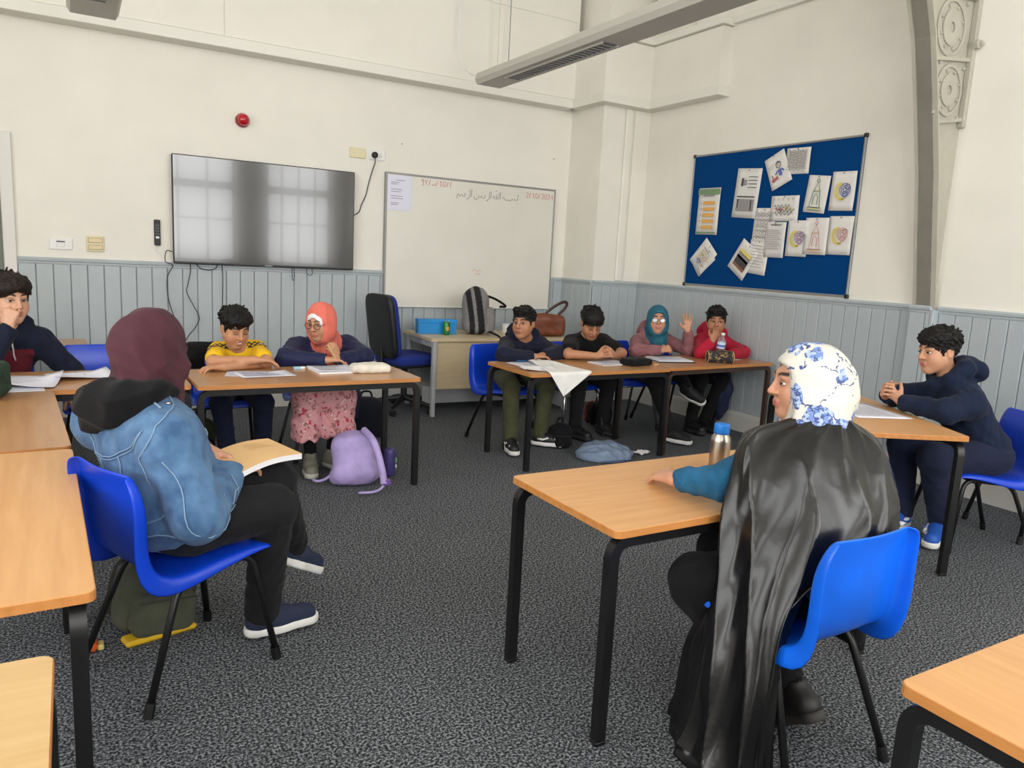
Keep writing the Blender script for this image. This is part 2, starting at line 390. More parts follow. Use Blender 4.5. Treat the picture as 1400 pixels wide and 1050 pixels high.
# ------------------------------------------------------------------ luminaires
LUM = mat('luminaire_paint', (186, 184, 174), 0.5); LOUV = mat('louvre_alu', (150, 150, 150), 0.35, metal=0.6); LDARK = mat('luminaire_inside', (100, 100, 104), 0.5)
def luminaire(x0, x1, yend, ylast, z, label):
    w = x1-x0; t = thing('ceiling_light', label, 'light', ((x0+x1)/2, yend, z), group='suspended strip lights')
    L = yend-ylast
    prof = [(-w/2+0.02, 0), (w/2-0.02, 0), (w/2, 0.035), (w/2-0.015, 0.085), (-w/2+0.015, 0.085), (-w/2, 0.035)]
    MB().prism(prof, 'y', -L, 0).build('housing', LUM, t)
    MB().prism([(p[0]*1.01, p[1]) for p in prof], 'y', -0.002, 0.012).build('end_cap', LUM, t)
    y = -0.36
    while y-1.25 > -L:
        MB().box((-0.055, y-1.25, -0.004), (0.055, y, 0.0)).build('louvre_tray', LDARK, t)
        for k in range(24): MB().box((-0.055, y-0.03-k*0.0517, -0.010), (0.055, y-0.018-k*0.0517, -0.004)).build('louvre_blade', LOUV, t)
        for sx in (-1, 1): MB().box((sx*0.06-0.005, y-1.25, -0.012), (sx*0.06+0.005, y, 0)).build('louvre_rail', LUM, t)
        y -= 3.4
    for yy in (-0.3, -L+0.3): MB().tube([(0, yy, 0.085), (0, yy, CEIL-z)], 0.004, 6).build('suspension_wire', LOUV, t)
luminaire(2.865, 3.115, 5.70, 0.6, 2.75, 'long grey louvred strip light hanging in front of the corner pilaster')
luminaire(0.035, 0.325, 5.74, 0.6, 2.75, 'grey strip light whose end shows at the top left edge')
# ------------------------------------------------------------------ tables
def rrect(L, W, r, n=4):
    pts = []
    for cx, cy, a0 in ((L/2-r, W/2-r, 0), (-L/2+r, W/2-r, 90), (-L/2+r, -W/2+r, 180), (L/2-r, -W/2+r, 270)):
        for k in range(n+1):
            a = math.radians(a0+90*k/n); pts.append((cx+r*math.cos(a), cy+r*math.sin(a)))
    return pts
BROWNM = mat('brown_steel', (62, 42, 34), 0.45)
def table(label, c, ang, L=1.22, W=0.58, z=0.66, top=None, leg=None, group='classroom tables'):
    top = top or BEECH; leg = leg or BLACKM
    t = thing('classroom_table', label, 'table', (c[0], c[1], 0), math.radians(ang), group)
    MB().prism(rrect(L, W, 0.022), 'z', z-0.022, z-0.002).build('board_core', EDGE, t)
    MB().prism(rrect(L-0.004, W-0.004, 0.021), 'z', z-0.002, z).build('laminate_top', top, t)
    zr = z-0.042; r = 0.016; xl = L/2-0.016; yw = W/2-0.035
    for sy in (-1, 1):
        for sx in (-1, 1):
            p = round_path([(sx*(L/2-0.14), sy*yw, zr), (sx*xl, sy*yw, zr), (sx*xl, sy*yw, 0.012)], 0.055, 6)
            smooth_by_angle(MB().tube(p, [r]*(len(p)), square=True, up=(0, 1, 0)).build('leg', leg, t), 40)
            MB().box((sx*xl-0.018, sy*yw-0.018, 0), (sx*xl+0.018, sy*yw+0.018, 0.014), 0.003).build('foot_cap', leg, t)
        MB().box((-L/2+0.14, sy*yw-r, zr-r), (L/2-0.14, sy*yw+r, zr+r)).build('long_rail', leg, t)
    for sx in (-1, 1): MB().box((sx*(L/2-0.16)-0.014, -yw+r, zr-0.014), (sx*(L/2-0.16)+0.014, yw-r, zr+0.014)).build('cross_rail', leg, t)
    return t
table('beech table where the woman in the black satin cape rests her arm', (1.878, 1.833), 0.4, 1.235, 0.575)
table('beech table at the right with a printed sheet and the clasped hands', (3.608, 2.503), 61, 1.17, 0.54, 0.68)
table('pale beech table cut off at the bottom right corner', (1.562, 0.118), 90, 1.22, 0.58)
table('bare beech table at the left edge with its black leg in front', (-0.288, 2.293), 91.8, 1.245, 0.58, top=BEECH)
table('beech table at the left edge between the bare table and the back row', (-0.345, 3.505), 93.6, 1.13, 0.58, top=BEECH2)
table('pale table corner at the bottom left', (-0.66, 1.155), 0, 1.22, 0.575, top=wood('honey_laminate', (196, 160, 110), (206, 172, 122), 0.45))
table('table with loose white papers in front of the boy in the maroon-panelled hoodie', (-0.098, 4.385), 0.0, 1.22, 0.59, top=BEECH2)
table('small empty table standing against the grey panelling at the far left', (-0.535, 5.87), 0.0, 1.22, 0.6, top=BEECH2)
table('table shared by the boy in yellow and the girl in the coral headscarf', (1.15, 4.345), 0.6, 1.235, 0.58, top=BEECH2)
table('table with a draped white cloth in front of the boy in olive trousers', (3.135, 4.385), 1.0, 1.2, 0.6, z=0.655, top=BEECH2)
table('brown-legged table nearest the corner, in front of the girl raising her hand', (4.33, 4.455), 4.0, 1.18, 0.58, z=0.655, top=BEECH2, leg=BROWNM)

# ------------------------------------------------------------------ polypropylene chairs
PROF = [(.205, .398), (.198, .414), (.16, .421), (.08, .417), (0, .407), (-.08, .396), (-.145, .398), (-.184, .425), (-.198, .485), (-.200, .56), (-.203, .63), (-.218, .685), (-.228, .712), (-.232, .722)]
HW = [.178, .190, .194, .193, .192, .190, .187, .184, .183, .186, .188, .180, .168, .150]
FLG = [(0, -.004), (0, -.012), (0, -.018), (0, -.026), (0, -.034), (-.004, -.044), (-.016, -.056), (-.040, -.056), (-.056, -.036), (-.056, -.014), (-.050, 0), (-.042, .002), (-.034, .002), (-.026, -.002)]
def chair(label, c, face, plastic=None, leg=None, group='blue plastic classroom chairs', s=1.0):
    plastic = plastic or BLUEP; leg = leg or BLACKM
    t = thing('plastic_chair', label, 'chair', (c[0], c[1], 0), math.radians(face-90), group)
    key = 'shell_%g' % s
    vs = []; V = [-1, -.96, -.9, -.8, -.6, -.3, 0, .3, .6, .8, .9, .96, 1]
    FW = {1: (1.0, 1.03), .96: (.50, 1.015), .9: (.10, .985), .8: (.0, .90)}
    for (y, z), w, (fy, fz) in zip(PROF, HW, FLG):
        for v in V:
            a, xw = FW.get(abs(v), (0, abs(v)))
            sag = 0.010*(1-v*v)*(1.8 if z > .43 else 1)
            dy, dz = (0, -sag) if z < .42 else (-sag*1.2, -sag*.3 if z < .45 else 0)
            vs.append((math.copysign(xw, v)*w*s if v else 0, (y+fy*a+dy)*s, (z+fz*a+dz)*s))
    n = len(V); fs = [(i*n+j, i*n+j+1, (i+1)*n+j+1, (i+1)*n+j) for i in range(len(PROF)-1) for j in range(n-1)]
    o = mk('seat_shell', vs, fs, plastic, t, True); solidify(o, 0.006, 0)
    md = o.modifiers.new('round', 'SUBSURF'); md.levels = md.render_levels = 1
    r = 0.0115
    for sx in (-1, 1):
        f = round_path([(sx*.15*s, .03*s, .374*s), (sx*.155*s, .15*s, .384*s), (sx*.205*s, .215*s, .01)], .06, 6)
        b = round_path([(sx*.15*s, .03*s, .374*s), (sx*.155*s, -.10*s, .366*s), (sx*.205*s, -.235*s, .01)], .06, 6)
        for p in (f, b):
            MB().tube(p, r, 10).build('leg', leg, t, True)
            q = p[-1]; MB().tube([p[-1]+(p[-2]-p[-1]).normalized()*.035, Vector((q.x, q.y, 0))], r+.004, 10).build('ferrule', BLACKM, t)
    for y in (.10, -.07): MB().tube([(-.152*s, y*s, .372*s), (.152*s, y*s, .372*s)], .009, 8).build('cross_tube', leg, t, True)
    return t
chair('blue plastic chair the woman in the denim jacket sits on', (.278, 2.530), 24)
chair('bright blue plastic chair under the woman in the black satin cape', (1.785, 1.380), 90, BLUEP2)
chair('blue plastic chair of the boy in the navy hoodie at the right', (4.14, 2.12), 151)
chair('blue plastic chair cut off by the right edge of the photo', (4.655, 2.07), 158)
chair('empty blue plastic chair behind the table with loose papers', (.13, 4.97), -88, s=1.02)
chair('blue plastic chair under the boy in the yellow shirt', (.83, 4.98), -90)
chair('blue plastic chair with chrome legs under the girl in the floral skirt', (1.42, 5.0), -90, leg=CHROME)
chair('blue plastic chair of the boy in olive trousers, turned to the television', (2.86, 4.92), -78)
chair('blue plastic chair under the boy in the black T-shirt', (3.48, 4.98), -90, leg=CHROME)
chair('blue plastic chair under the girl raising her hand', (4.08, 5.02), -92, leg=CHROME)
chair('blue plastic chair under the boy in the red hoodie, next to the wall', (4.58, 5.05), -95)
chair('blue plastic chair the boy in the maroon-panelled hoodie sits on', (-.36, 5.02), -80)

# ------------------------------------------------------------------ teacher's desk and swivel chair
GREYL = mat('desk_grey_panel', (176, 178, 180), 0.5)
dk = thing('teacher_desk', "maple teacher's desk with grey end panels below the whiteboard", 'desk', (2.62, 5.83, 0), math.radians(-2))
MB().prism([(p[0]+.7, p[1]+.36) for p in rrect(1.4, .72, .012)], 'z', .655, .68).build('desktop', MAPLE, dk)
for x in (0.02, 1.36):
    if x > 1: MB().box((x, .03, .02), (x+.025, .66, .655), .003).build('end_panel', GREYL, dk)
    else: MB().box((x-.005, .62, 0), (x+.03, .665, .655), .004).build('post', GREYL, dk); MB().box((x, .03, .60), (x+.025, .62, .655), .003).build('end_rail', GREYL, dk)
    MB().box((x-.005, .0, 0), (x+.03, .045, .655), .004).build('post', GREYL, dk)
MB().box((.05, .03, .235), (1.36, .05, .655), .002).build('modesty_panel', MAPLE, dk)
MB().box((.05, .30, .06), (1.36, .32, .22), .002).build('back_rail', GREYL, dk)

BLUEF = mat('blue_upholstery', (22, 44, 128), .9, var=.12, vscale=90, bump=.2, bscale=300); BLKP = mat('black_plastic', (24, 24, 26), .5)
oc = thing('office_chair', 'blue upholstered swivel chair with a tall black-shelled back', 'chair', (2.52, 6.18, 0), math.radians(-78))
def pad(c, hx, hy, hz, nm, m, tilt=0, ex=.35):
    mb = MB(); nu, nv = 15, 20; vs = []
    for i in range(nu):
        a = -math.pi/2+math.pi*i/(nu-1)
        for j in range(nv):
            b = 2*math.pi*j/nv; pw = lambda v: math.copysign(abs(v)**ex, v)
            vs.append((hx*pw(math.cos(a))*pw(math.cos(b)), hy*pw(math.cos(a))*pw(math.sin(b)), hz*pw(math.sin(a))))
    fs = [(i*nv+j, i*nv+(j+1) % nv, (i+1)*nv+(j+1) % nv, (i+1)*nv+j) for i in range(nu-1) for j in range(nv)]
    mb.add(vs, fs); mb.xf(Matrix.Translation(c) @ Matrix.Rotation(tilt, 4, 'X')); return mb.build(nm, m, oc, True)
pad((0, .02, .47), .23, .22, .05, 'seat_pad', BLUEF); pad((0, .02, .43), .22, .21, .025, 'seat_shell', BLKP)
pad((0, -.21, .76), .20, .035, .27, 'back_pad', BLUEF, .14); pad((0, -.245, .76), .205, .03, .275, 'back_shell', BLKP, .14)
MB().tube([(0, -.12, .42), (0, -.24, .45), (0, -.25, .58)], .02, 8).build('back_bracket', BLKP, oc)
MB().lathe([(.028, .10), (.028, .40), (.05, .41)], 14).build('gas_column', BLKP, oc)
for k in range(5):
    a = 2*math.pi*k/5+.35; c, s = math.cos(a), math.sin(a)
    MB().tube([(0, 0, .12), (c*.15, s*.15, .10), (c*.29, s*.29, .075)], [.026, .022, .016], 8).build('base_arm', BLKP, oc)
    MB().lathe([(.005, -.02), (.028, -.018), (.028, .018), (.005, .02)], 14, (c*.29, s*.29, .028), 'x').build('castor', BLKP, oc)

# ------------------------------------------------------------------ things on the television wall
TVB = mat('tv_bezel', (22, 22, 24), .35); TVS = mat('tv_glass', (9, 9, 11), .12, spec=.9, coat=.35)
tv = thing('television', 'large flat wall-mounted television reflecting the windows', 'television', (1.435, W1, 1.63))
TW, TH = 1.462, .842
MB().box((-TW/2, -.075, -TH/2), (TW/2, -.035, TH/2), .006).build('casing', TVB, tv)
MB().box((-TW/2+.008, -.0775, -TH/2+.018), (TW/2-.008, -.0745, TH/2-.008)).build('screen', TVS, tv)
MB().box((-.3, -.035, -.2), (.3, 0, .2), .004).build('wall_bracket', TVB, tv)
MB().box((-.03, -.079, -TH/2+.004), (.03, -.0745, -TH/2+.013)).build('maker_plate', mat('plate_grey', (150, 150, 152), .4), tv)
CBL = mat('black_cable', (28, 28, 30), .5)
def cable(label, pts, r=.0035, m=None, group='cables below the television'):
    o = MB().tube(spline(pts, 8), r, 7).build('cable', m or CBL, None, True); return tag(o, label, 'cable', group)
yw = W1-.05
cable('long black cable looping beside the left edge of the television', [(.70, W1-.03, 1.30), (.655, yw, 1.30), (.648, yw, 1.22), (.70, yw, 1.19), (.66, yw, 1.10), (.66, yw, .95), (.69, yw, .82), (.72, yw, .74), (.75, yw, .66), (.76, yw, .5)])
cable('wavy black cable hanging from the bottom left of the television', [(.83, W1-.03, 1.22), (.83, yw, 1.15), (.81, yw, 1.05), (.80, yw, .98), (.85, yw, .87), (.89, yw, .78), (.86, yw, .70), (.80, yw, .62), (.76, yw, .52), (.79, yw, .42)])
cable('straight black cable dropping behind the boy in yellow', [(1.07, W1-.03, 1.22), (1.075, yw, 1.1), (1.07, yw, .9), (1.075, yw, .7), (1.09, yw, .55), (1.08, yw, .3)])
cable('small black cable loop under the television', [(.87, W1-.03, 1.22), (.90, yw, 1.18), (.96, yw, 1.165), (1.02, yw, 1.18), (1.04, W1-.03, 1.22)])
cable('short looped cord under the right half of the television', [(1.64, W1-.03, 1.22), (1.635, yw, 1.14), (1.645, yw, 1.10), (1.655, yw, 1.14), (1.655, W1-.03, 1.22)], .0025)
cable('thin hanging cord at the right under the television', [(1.77, W1-.03, 1.22), (1.76, yw, 1.17), (1.79, yw, 1.15), (1.81, yw, 1.17), (1.81, W1-.03, 1.22)], .0025)
cable('black lead running low along the panelling behind the boy in yellow', [(.76, yw, .55), (.82, yw, .52), (.90, yw, .50), (.96, yw, .46), (.98, yw, .38), (.98, yw, .2)])

IV = mat('ivory_plastic', (226, 216, 178), .45); WHP = mat('white_plastic', (232, 232, 230), .4); BRS = mat('brushed_brass', (176, 160, 128), .4, metal=.6)
s1 = thing('wall_socket', 'cream blanking plate on the wall above the whiteboard', 'socket', (2.208, W1, 2.225))
MB().box((-.074, -.014, -.044), (.074, 0, .044), .005).build('plate', IV, s1)
for sx in (-1, 1): MB().lathe([(.004, 0), (.0035, .002)], 8, (sx*.03, -.014, 0), 'y').build('screw', BRS, s1)
s2 = thing('wall_socket', 'white double socket with a black plug pushed in', 'socket', (2.385, W1, 2.225))
MB().box((-.074, -.012, -.044), (.074, 0, .044), .004).build('plate', WHP, s2)
MB().box((.035, -.016, .016), (.05, -.011, .034), .002).build('rocker_switch', WHP, s2)
for dx, dz in ((0.02, -.012), (.036, -.012), (.028, .006)): MB().box((dx, -.0128, dz-.003), (dx+.006, -.0118, dz+.003)).build('pin_hole', CBL, s2)
pg = thing('plug', 'round black mains plug with a cable to the television', 'plug', (2.36, W1-.012, 2.222))
MB().lathe([(.026, 0), (.028, .006), (.026, .026), (.02, .032), (.001, .033)], 18, (0, 0, 0), 'y').build('plug_body', CBL, pg, True)
MB().tube(spline([(0, -.02, -.02), (0, -.022, -.07), (-.02, .0, -.15), (-.05, .0, -.26), (-.07, .002, -.35), (-.11, .002, -.44), (-.13, .004, -.5), (-.19, -.004, -.54), (-.22, -.01, -.55)], 8), .0045, 7).build('lead', mat('grey_cable', (70, 70, 72), .5), pg, True)
s3 = thing('wall_switch', 'white double switch plate on the left of the wall', 'switch', (-.057, W1, 1.317))
MB().box((-.075, -.012, -.042), (.075, 0, .042), .004).build('plate', WHP, s3); MB().box((-.03, -.018, -.02), (.025, -.011, .012), .002).build('switch_block', WHP, s3); MB().box((-.028, -.019, .014), (.026, -.011, .022)).build('slot', CBL, s3)
s4 = thing('wall_switch', 'square brass-framed switch plate beside the white one', 'switch', (.168, W1, 1.33))
MB().box((-.06, -.014, -.06), (.06, 0, .06), .006).build('frame', IV, s4)
for z in (-.026, .026): MB().box((-.048, -.02, z-.019), (.048, -.013, z+.019), .004).build('rocker', BRS, s4)
rm = thing('remote_control', 'black remote hanging on the wall left of the television', 'remote', (.597, W1-.012, 1.44))
MB().box((-.022, -.012, -.10), (.022, .012, .10), .006).build('body', BLKP, rm)
for i in range(5):
    for j in range(3): MB().box((-.015+j*.011, -.0145, .05-i*.022), (-.007+j*.011, -.0115, .062-i*.022)).build('button', mat('button_grey', (90, 90, 94), .5), rm)
MB().box((-.012, -.015, -.045), (.012, -.0115, -.03)).build('label_plate', WHP, rm)
MB().tube(spline([(0, 0, -.10), (-.012, 0, -.13), (.008, 0, -.155), (-.006, 0, -.165)], 6), .003, 6).build('hook', WHP, rm)
al = thing('fire_alarm', 'round red fire alarm sounder high on the wall', 'alarm', (1.243, W1, 2.37))
RED = mat('red_plastic', (150, 12, 24), .3)
MB().lathe([(.055, 0), (.055, .03), (.048, .045)], 24, (0, 0, 0), 'y').build('base', RED, al, False); MB().lathe([(.045, .045), (.047, .055), (.040, .075), (.022, .088), (.001, .09)], 24, (0, 0, 0), 'y').build('dome', mat('red_dome', (186, 20, 36), .15, coat=.5), al, True)
for x, z in ((2.62, 2.35), (4.25, 2.395)): tag(MB().lathe([(.006, 0), (.005, .006), (.001, .008)], 8, (x, W1, z), 'y').build('wall_plug', mat('plug_grey', (130, 128, 122), .6)), 'small grey screw plug above the %s end of the whiteboard' % ('left' if x < 3 else 'right'), 'screw')
cable('white power cable hanging to the end of the long strip light', [(3.03, 6.44, CEIL), (3.03, 6.40, 3.5), (3.03, 6.35, 3.1), (3.01, 6.1, 2.92), (2.99, 5.72, 2.84)], .006, WHP, None)
for x in (2.93, 3.08): struct(MB().tube([(x+.45, 6.47, 2.95), (x+.45, 6.47, CEIL)], .007, 7).build('trim_5', WALLP))

# whiteboard -------------------------------------------------------------------------
ALU = mat('aluminium_trim', (150, 150, 148), .4, metal=.4); WBM = mat('whiteboard_enamel', (226, 223, 212), .35, var=.012, vscale=3)
wb = thing('whiteboard', 'large whiteboard with handwriting along its top edge', 'whiteboard', (3.365, W1-.03, 1.487))
BWd, BH = 1.79, 1.185
MB().box((-BWd/2, -.012, -BH/2), (BWd/2, .006, BH/2)).build('writing_surface', WBM, wb)
MB().box((-BWd/2-.008, -.018, BH/2-.006), (BWd/2+.008, .03, BH/2+.012), .003).build('frame_top', ALU, wb)
MB().box((-BWd/2-.008, -.016, -BH/2-.008), (BWd/2+.008, .03, -BH/2+.004), .003).build('frame_bottom', WHP, wb)
for sx in (-1, 1): MB().box((sx*BWd/2-.008, -.018, -BH/2), (sx*BWd/2+.008, .03, BH/2), .003).build('frame_side', ALU, wb)
DIG = {'0': [[(0, .2), (0, .8), (.3, 1), (.6, .8), (.6, .2), (.3, 0), (0, .2)]], '1': [[(.1, .8), (.35, 1), (.35, 0)]], '2': [[(0, .8), (.3, 1), (.6, .8), (.5, .5), (0, 0), (.65, .02)]],
 '4': [[(.5, 0), (.5, 1), (0, .35), (.65, .35)]], '3': [[(0, .9), (.4, 1), (.6, .75), (.25, .55), (.6, .3), (.4, 0), (0, .1)]], '/': [[(0, 0), (.4, 1)]], 'm': [[(.5, .9), (.2, 1), (0, .75), (.3, .6), (.5, .85), (.4, .1), (.3, -.2)]],
 'b': [[(.6, .45), (.55, .1), (0, .1), (0, .3)]], 'e': [[(.1, .1), (.5, .9)], [(.0, .9), (.1, .1)]], 'V': [[(0, 1), (.25, 0), (.5, 1)]], 'F': [[(.5, 1), (.1, .9), (.05, .6), (.35, .55), (.05, .5), (.1, 0)]]}
def strokes_mesh(strokes, w, y, nm, m, parent, axis='y', closed=False):
    """thin flat ribbons of ink; strokes are lists of 2-D points, y is the plane they lie in"""
    mb = MB()
    for st in strokes:
        P = [Vector(p) for p in st]; vs = []
        for i, p in enumerate(P):
            t = (P[min(i+1, len(P)-1)]-P[max(i-1, 0)]); t = t.normalized() if t.length > 1e-9 else Vector((1, 0)); nrm = Vector((-t.y, t.x))*w/2
            vs += [p+nrm, p-nrm]
        put = (lambda v: (v.x, y, v.y)) if axis == 'y' else ((lambda v: (v.x, v.y, y)) if axis == 'z' else (lambda v: (y, v.x, v.y)))
        mb.add([put(v) for v in vs], [(2*i, 2*i+1, 2*i+3, 2*i+2) for i in range(len(P)-1)])
    return mb.build(nm, m, parent)
def write(txt, x, z, h, slope=0):
    out = []
    for ch in txt:
        if ch in DIG: out += [[(x+px*h*.8, z+py*h+slope*(x+px*h)) for px, py in st] for st in DIG[ch]]
        x += h*.72
    return out
INKR = mat('red_marker', (205, 110, 108), .6); INKG = mat('green_marker', (120, 132, 116), .6); INKK = mat('black_print', (60, 60, 62), .7)
strokes_mesh(write('2/10/2024', .56, .50, .05), .006, -.0128, 'red_date', INKR, wb)
strokes_mesh(write('mV/b/10/F', -.56, .52, .05), .006, -.0128, 'red_date', INKR, wb)
def arab(x0, z0, sc):
    """right-to-left handwritten phrase, four words of joined strokes"""
    S = []
    def w(pts): S.append([(x0+px*sc, z0+pz*sc) for px, pz in pts])
    w([(10.2, .9), (10.1, .2), (9.9, 0), (9.6, .3), (9.5, 0), (9.2, .3), (9.0, 0), (8.6, .02), (8.2, -.02), (7.9, .1), (7.7, .45), (7.55, .1)]); w([(10.15, -.35), (10.05, -.4)])
    w([(7.2, 1.1), (7.15, 0)]); w([(6.95, 1.0), (6.9, .05), (6.6, 0), (6.55, .8), (6.5, .05), (6.25, 0), (6.2, .4), (6.0, .45), (5.95, .05)]); w([(6.5, 1.1), (6.4, 1.25), (6.3, 1.1)])
    w([(5.6, 1.05), (5.55, 0)]); w([(5.35, 1.0), (5.3, .05), (5.05, -.3), (4.8, -.35)]); w([(4.75, .25), (4.5, .4), (4.6, 0), (4.2, 0), (4.0, .3), (3.85, 0), (3.6, 0), (3.5, .3)]); w([(3.4, 0), (3.2, -.35), (2.85, -.2), (2.8, .15)]); w([(3.1, .4), (3.15, .45)])
    w([(2.4, 1.05), (2.35, 0)]); w([(2.15, 1.0), (2.1, .05), (1.85, -.3), (1.6, -.35)]); w([(1.5, .25), (1.25, .4), (1.35, 0), (1.0, 0), (.8, .25), (.65, 0), (.4, .05), (.25, .3), (.1, .05), (.05, -.4)])
    return S
strokes_mesh(arab(-.20, .455, .0655), .006, -.0128, 'green_script', INKG, wb)
strokes_mesh([[(.0, -.24), (.03, -.225), (.05, -.245), (.075, -.23), (.09, -.25)], [(.03, -.26), (.06, -.275), (.08, -.26)]], .011, -.0128, 'red_smudge', mat('red_smear', (226, 186, 178), .6), wb)
strokes_mesh([[(-.02, -.50), (.06, -.505)], [(.01, -.46), (.05, -.455)]], .006, -.0128, 'grey_smudge', mat('grey_smear', (200, 198, 190), .6), wb)
def sheet(name, label, parent_fn=None): pass
wp = thing('paper_sheet', 'lilac-white printed sheet taped to the top left of the whiteboard', 'paper', (2.59, W1-.045, 1.915))
MB().box((-.115, -.001, -.155), (.115, .001, .155)).build('sheet', mat('lilac_paper', (226, 226, 240), .8), wp)
MB().box((-.115, .0, .140), (.07, .0012, .175)).build('tape_note', mat('cream_note', (228, 226, 208), .8), wp)
strokes_mesh([[(-.03+.0, .11), (.05, .11)], [(-.08, .09), (.0, .09)], [(-.08, .075), (-.02, .075)], [(-.08, .03), (.03, .03)], [(-.08, .01), (.02, .01)], [(-.08, -.03), (.03, -.03)], [(-.08, -.05), (.035, -.05)], [(-.08, -.09), (.0, -.09)], [(-.08, -.105), (-.01, -.105)]], .006, -.0016, 'print', mat('grey_print', (150, 150, 168), .7), wp)

# noticeboard ------------------------------------------------------------------------
NBF = mat('blue_felt', (2, 62, 120), .95, var=.05, vscale=120, spec=.1); NBW, NBH = 1.748, 1.158
nb = thing('noticeboard', 'large blue felt noticeboard with an aluminium frame on the right wall', 'noticeboard', (W2, 4.53, 1.813), math.radians(-90))
# local x runs to the right as seen from the room, local -y points into the room
MB().box((-NBW/2, -.014, -NBH/2), (NBW/2, 0, NBH/2)).build('felt', NBF, nb)
for z in (-NBH/2, NBH/2): MB().box((-NBW/2, -.02, z-.008), (NBW/2, 0, z+.008), .003).build('frame_rail', ALU, nb)
for x in (-NBW/2, NBW/2): MB().box((x-.008, -.02, -NBH/2), (x+.008, 0, NBH/2), .003).build('frame_stile', ALU, nb)
for x in (-NBW/2, NBW/2):
    for z in (-NBH/2, NBH/2): MB().box((x-.016, -.024, z-.016), (x+.016, -.002, z+.016), .005).build('corner_cap', TVB, nb)
NBM = Matrix.Translation((W2, 4.53, 1.813)) @ Matrix.Rotation(math.radians(-90), 4, 'Z')
def nb_uv(px, py):   # position on the board from fractions of the board (0..1 right, 0..1 down)
    return (px-.5)*NBW, (.5-py)*NBH
PCOL = {n: mat('pencil_'+n, c, .7) for n, c in dict(grey=(150, 146, 146), dark=(66, 66, 70), blue=(92, 112, 178), red=(186, 96, 92), yellow=(226, 208, 110), orange=(232, 176, 90), green=(120, 150, 112), purple=(160, 126, 170), pink=(214, 160, 160), brown=(140, 92, 72), skin=(214, 170, 144)).items()}
def pinned(label, u, v, w, h, rot, layer, drawing, tint=(228, 225, 220)):
    x, z = nb_uv(u, v); m = NBM @ Matrix.Translation((x, -.016-.003*layer, z)) @ Matrix.Rotation(math.radians(rot), 4, 'Y')
    t = thing('pinned_paper', label, 'paper', group='papers on the noticeboard'); t.matrix_world = m
    ph = rng.uniform(0, 6); cv = rng.uniform(.002, .007)
    mb = MB().grid(lambda a, b: ((a-.5)*w, -.0012-cv*abs(math.sin((b)*2.2+ph))*(.25+a)*(1-b*.7), (.5-b)*h), 7, 7)
    o = mb.build('sheet', mat('drawing_paper_%d' % (sum(tint)), tint, .85), t, True); solidify(o, .0006)
    for col, wd, sts in drawing(w, h): strokes_mesh([[(p[0], p[1]) for p in s] for s in sts], wd, -.0055-cv*1.3, 'drawing', PCOL[col], t)
    MB().lathe([(.006, 0), (.006, .004), (.001, .006)], 8, (0, -.008-cv, h*.46), 'y').build('pin', ALU, t)
    return t
def circ(cx, cz, r, n=16, a0=0, a1=360, sz=1): return [(cx+r*math.cos(math.radians(a0+(a1-a0)*k/n)), cz+r*sz*math.sin(math.radians(a0+(a1-a0)*k/n))) for k in range(n+1)]
def squig(x0, x1, z, a, n=12): return [(x0+(x1-x0)*k/n, z+a*math.sin(k*2.3)) for k in range(n+1)]
def d_text(w, h, rows=8, col='grey'): return [(col, .004, [[(-w*.36, h*(.34-.72*k/rows)), (w*(.2+.16*((k*7) % 3)/2), h*(.34-.72*k/rows))] for k in range(rows)])]
def d_poem(w, h): return d_text(w, h*.8, 11, 'grey')+[('dark', .007, [squig(-w*.25, w*.3, h*.42, .006)])]
def d_lantern(col):
    return lambda w, h: [(col, .007, [[(-.03, .02), (-.05, -.10), (.05, -.10), (.03, .02), (-.03, .02)], [(-.03, .02), (0, .09), (.03, .02)], circ(0, .10, .012), [(-.06, -.10), (.06, -.10), (.06, -.12), (-.06, -.12), (-.06, -.10)], [(-.02, -.08), (-.02, -.02), (0, .005), (.02, -.02), (.02, -.08)]]), ('yellow', .006, [[(-.025, .03), (.025, .03)], [(-.04, -.11), (.04, -.11)]])]
def d_moon(col, x=0): return lambda w, h: [('yellow', .012, [circ(0, 0, .062, 12, 100, 290), circ(.012, 0, .055, 12, 105, 285)]), (col, .006, [circ(.025, .01, r) for r in (.015, .03, .045)]+[circ(.03, -.025, .02), circ(.045, .03, .018)])]
def d_pattern(w, h): return [('grey', .004, [squig(-w*.4, w*.4, h*(.38-.09*k), .012) for k in range(9)]), ('dark', .003, [squig(-w*.35, w*.35, h*(.33-.14*k), .02, 18) for k in range(5)])]
def d_words(w, h): return [('grey', .004, [[(-w*.42+w*.17*k, h*.42), (-w*.39+w*.17*k, h*.30), (-w*.36+w*.17*k, h*.42)] for k in range(5)]), ('dark', .006, [squig(-w*.36, w*.2, h*.08, .02), squig(-w*.2, w*.38, -h*.08, .02), squig(-w*.34, w*.3, -h*.2, .018)]), ('red', .005, [squig(-w*.3, -w*.05, -h*.04, .02)]), ('yellow', .005, [squig(0, w*.3, h*.0, .02)])]
def d_kid(w, h): return [('dark', .006, [circ(.02, .035, .024), [(-.005, .05), (.02, .068), (.045, .05)]]), ('skin', .02, [[(.01, .035), (.03, .035)]]), ('blue', .03, [[(.02, 0), (.02, -.055)]]), ('blue', .012, [[(.0, -.005), (-.03, -.03)], [(.04, -.005), (.06, -.03)]]), ('red', .022, [[(-.075, -.07), (-.01, -.055)]]), ('brown', .008, [[(-.06, -.06), (-.06, -.02)]]), ('grey', .003, [[(-.08, .05), (-.02, .06)], [(-.08, .03), (-.03, .04)]])]
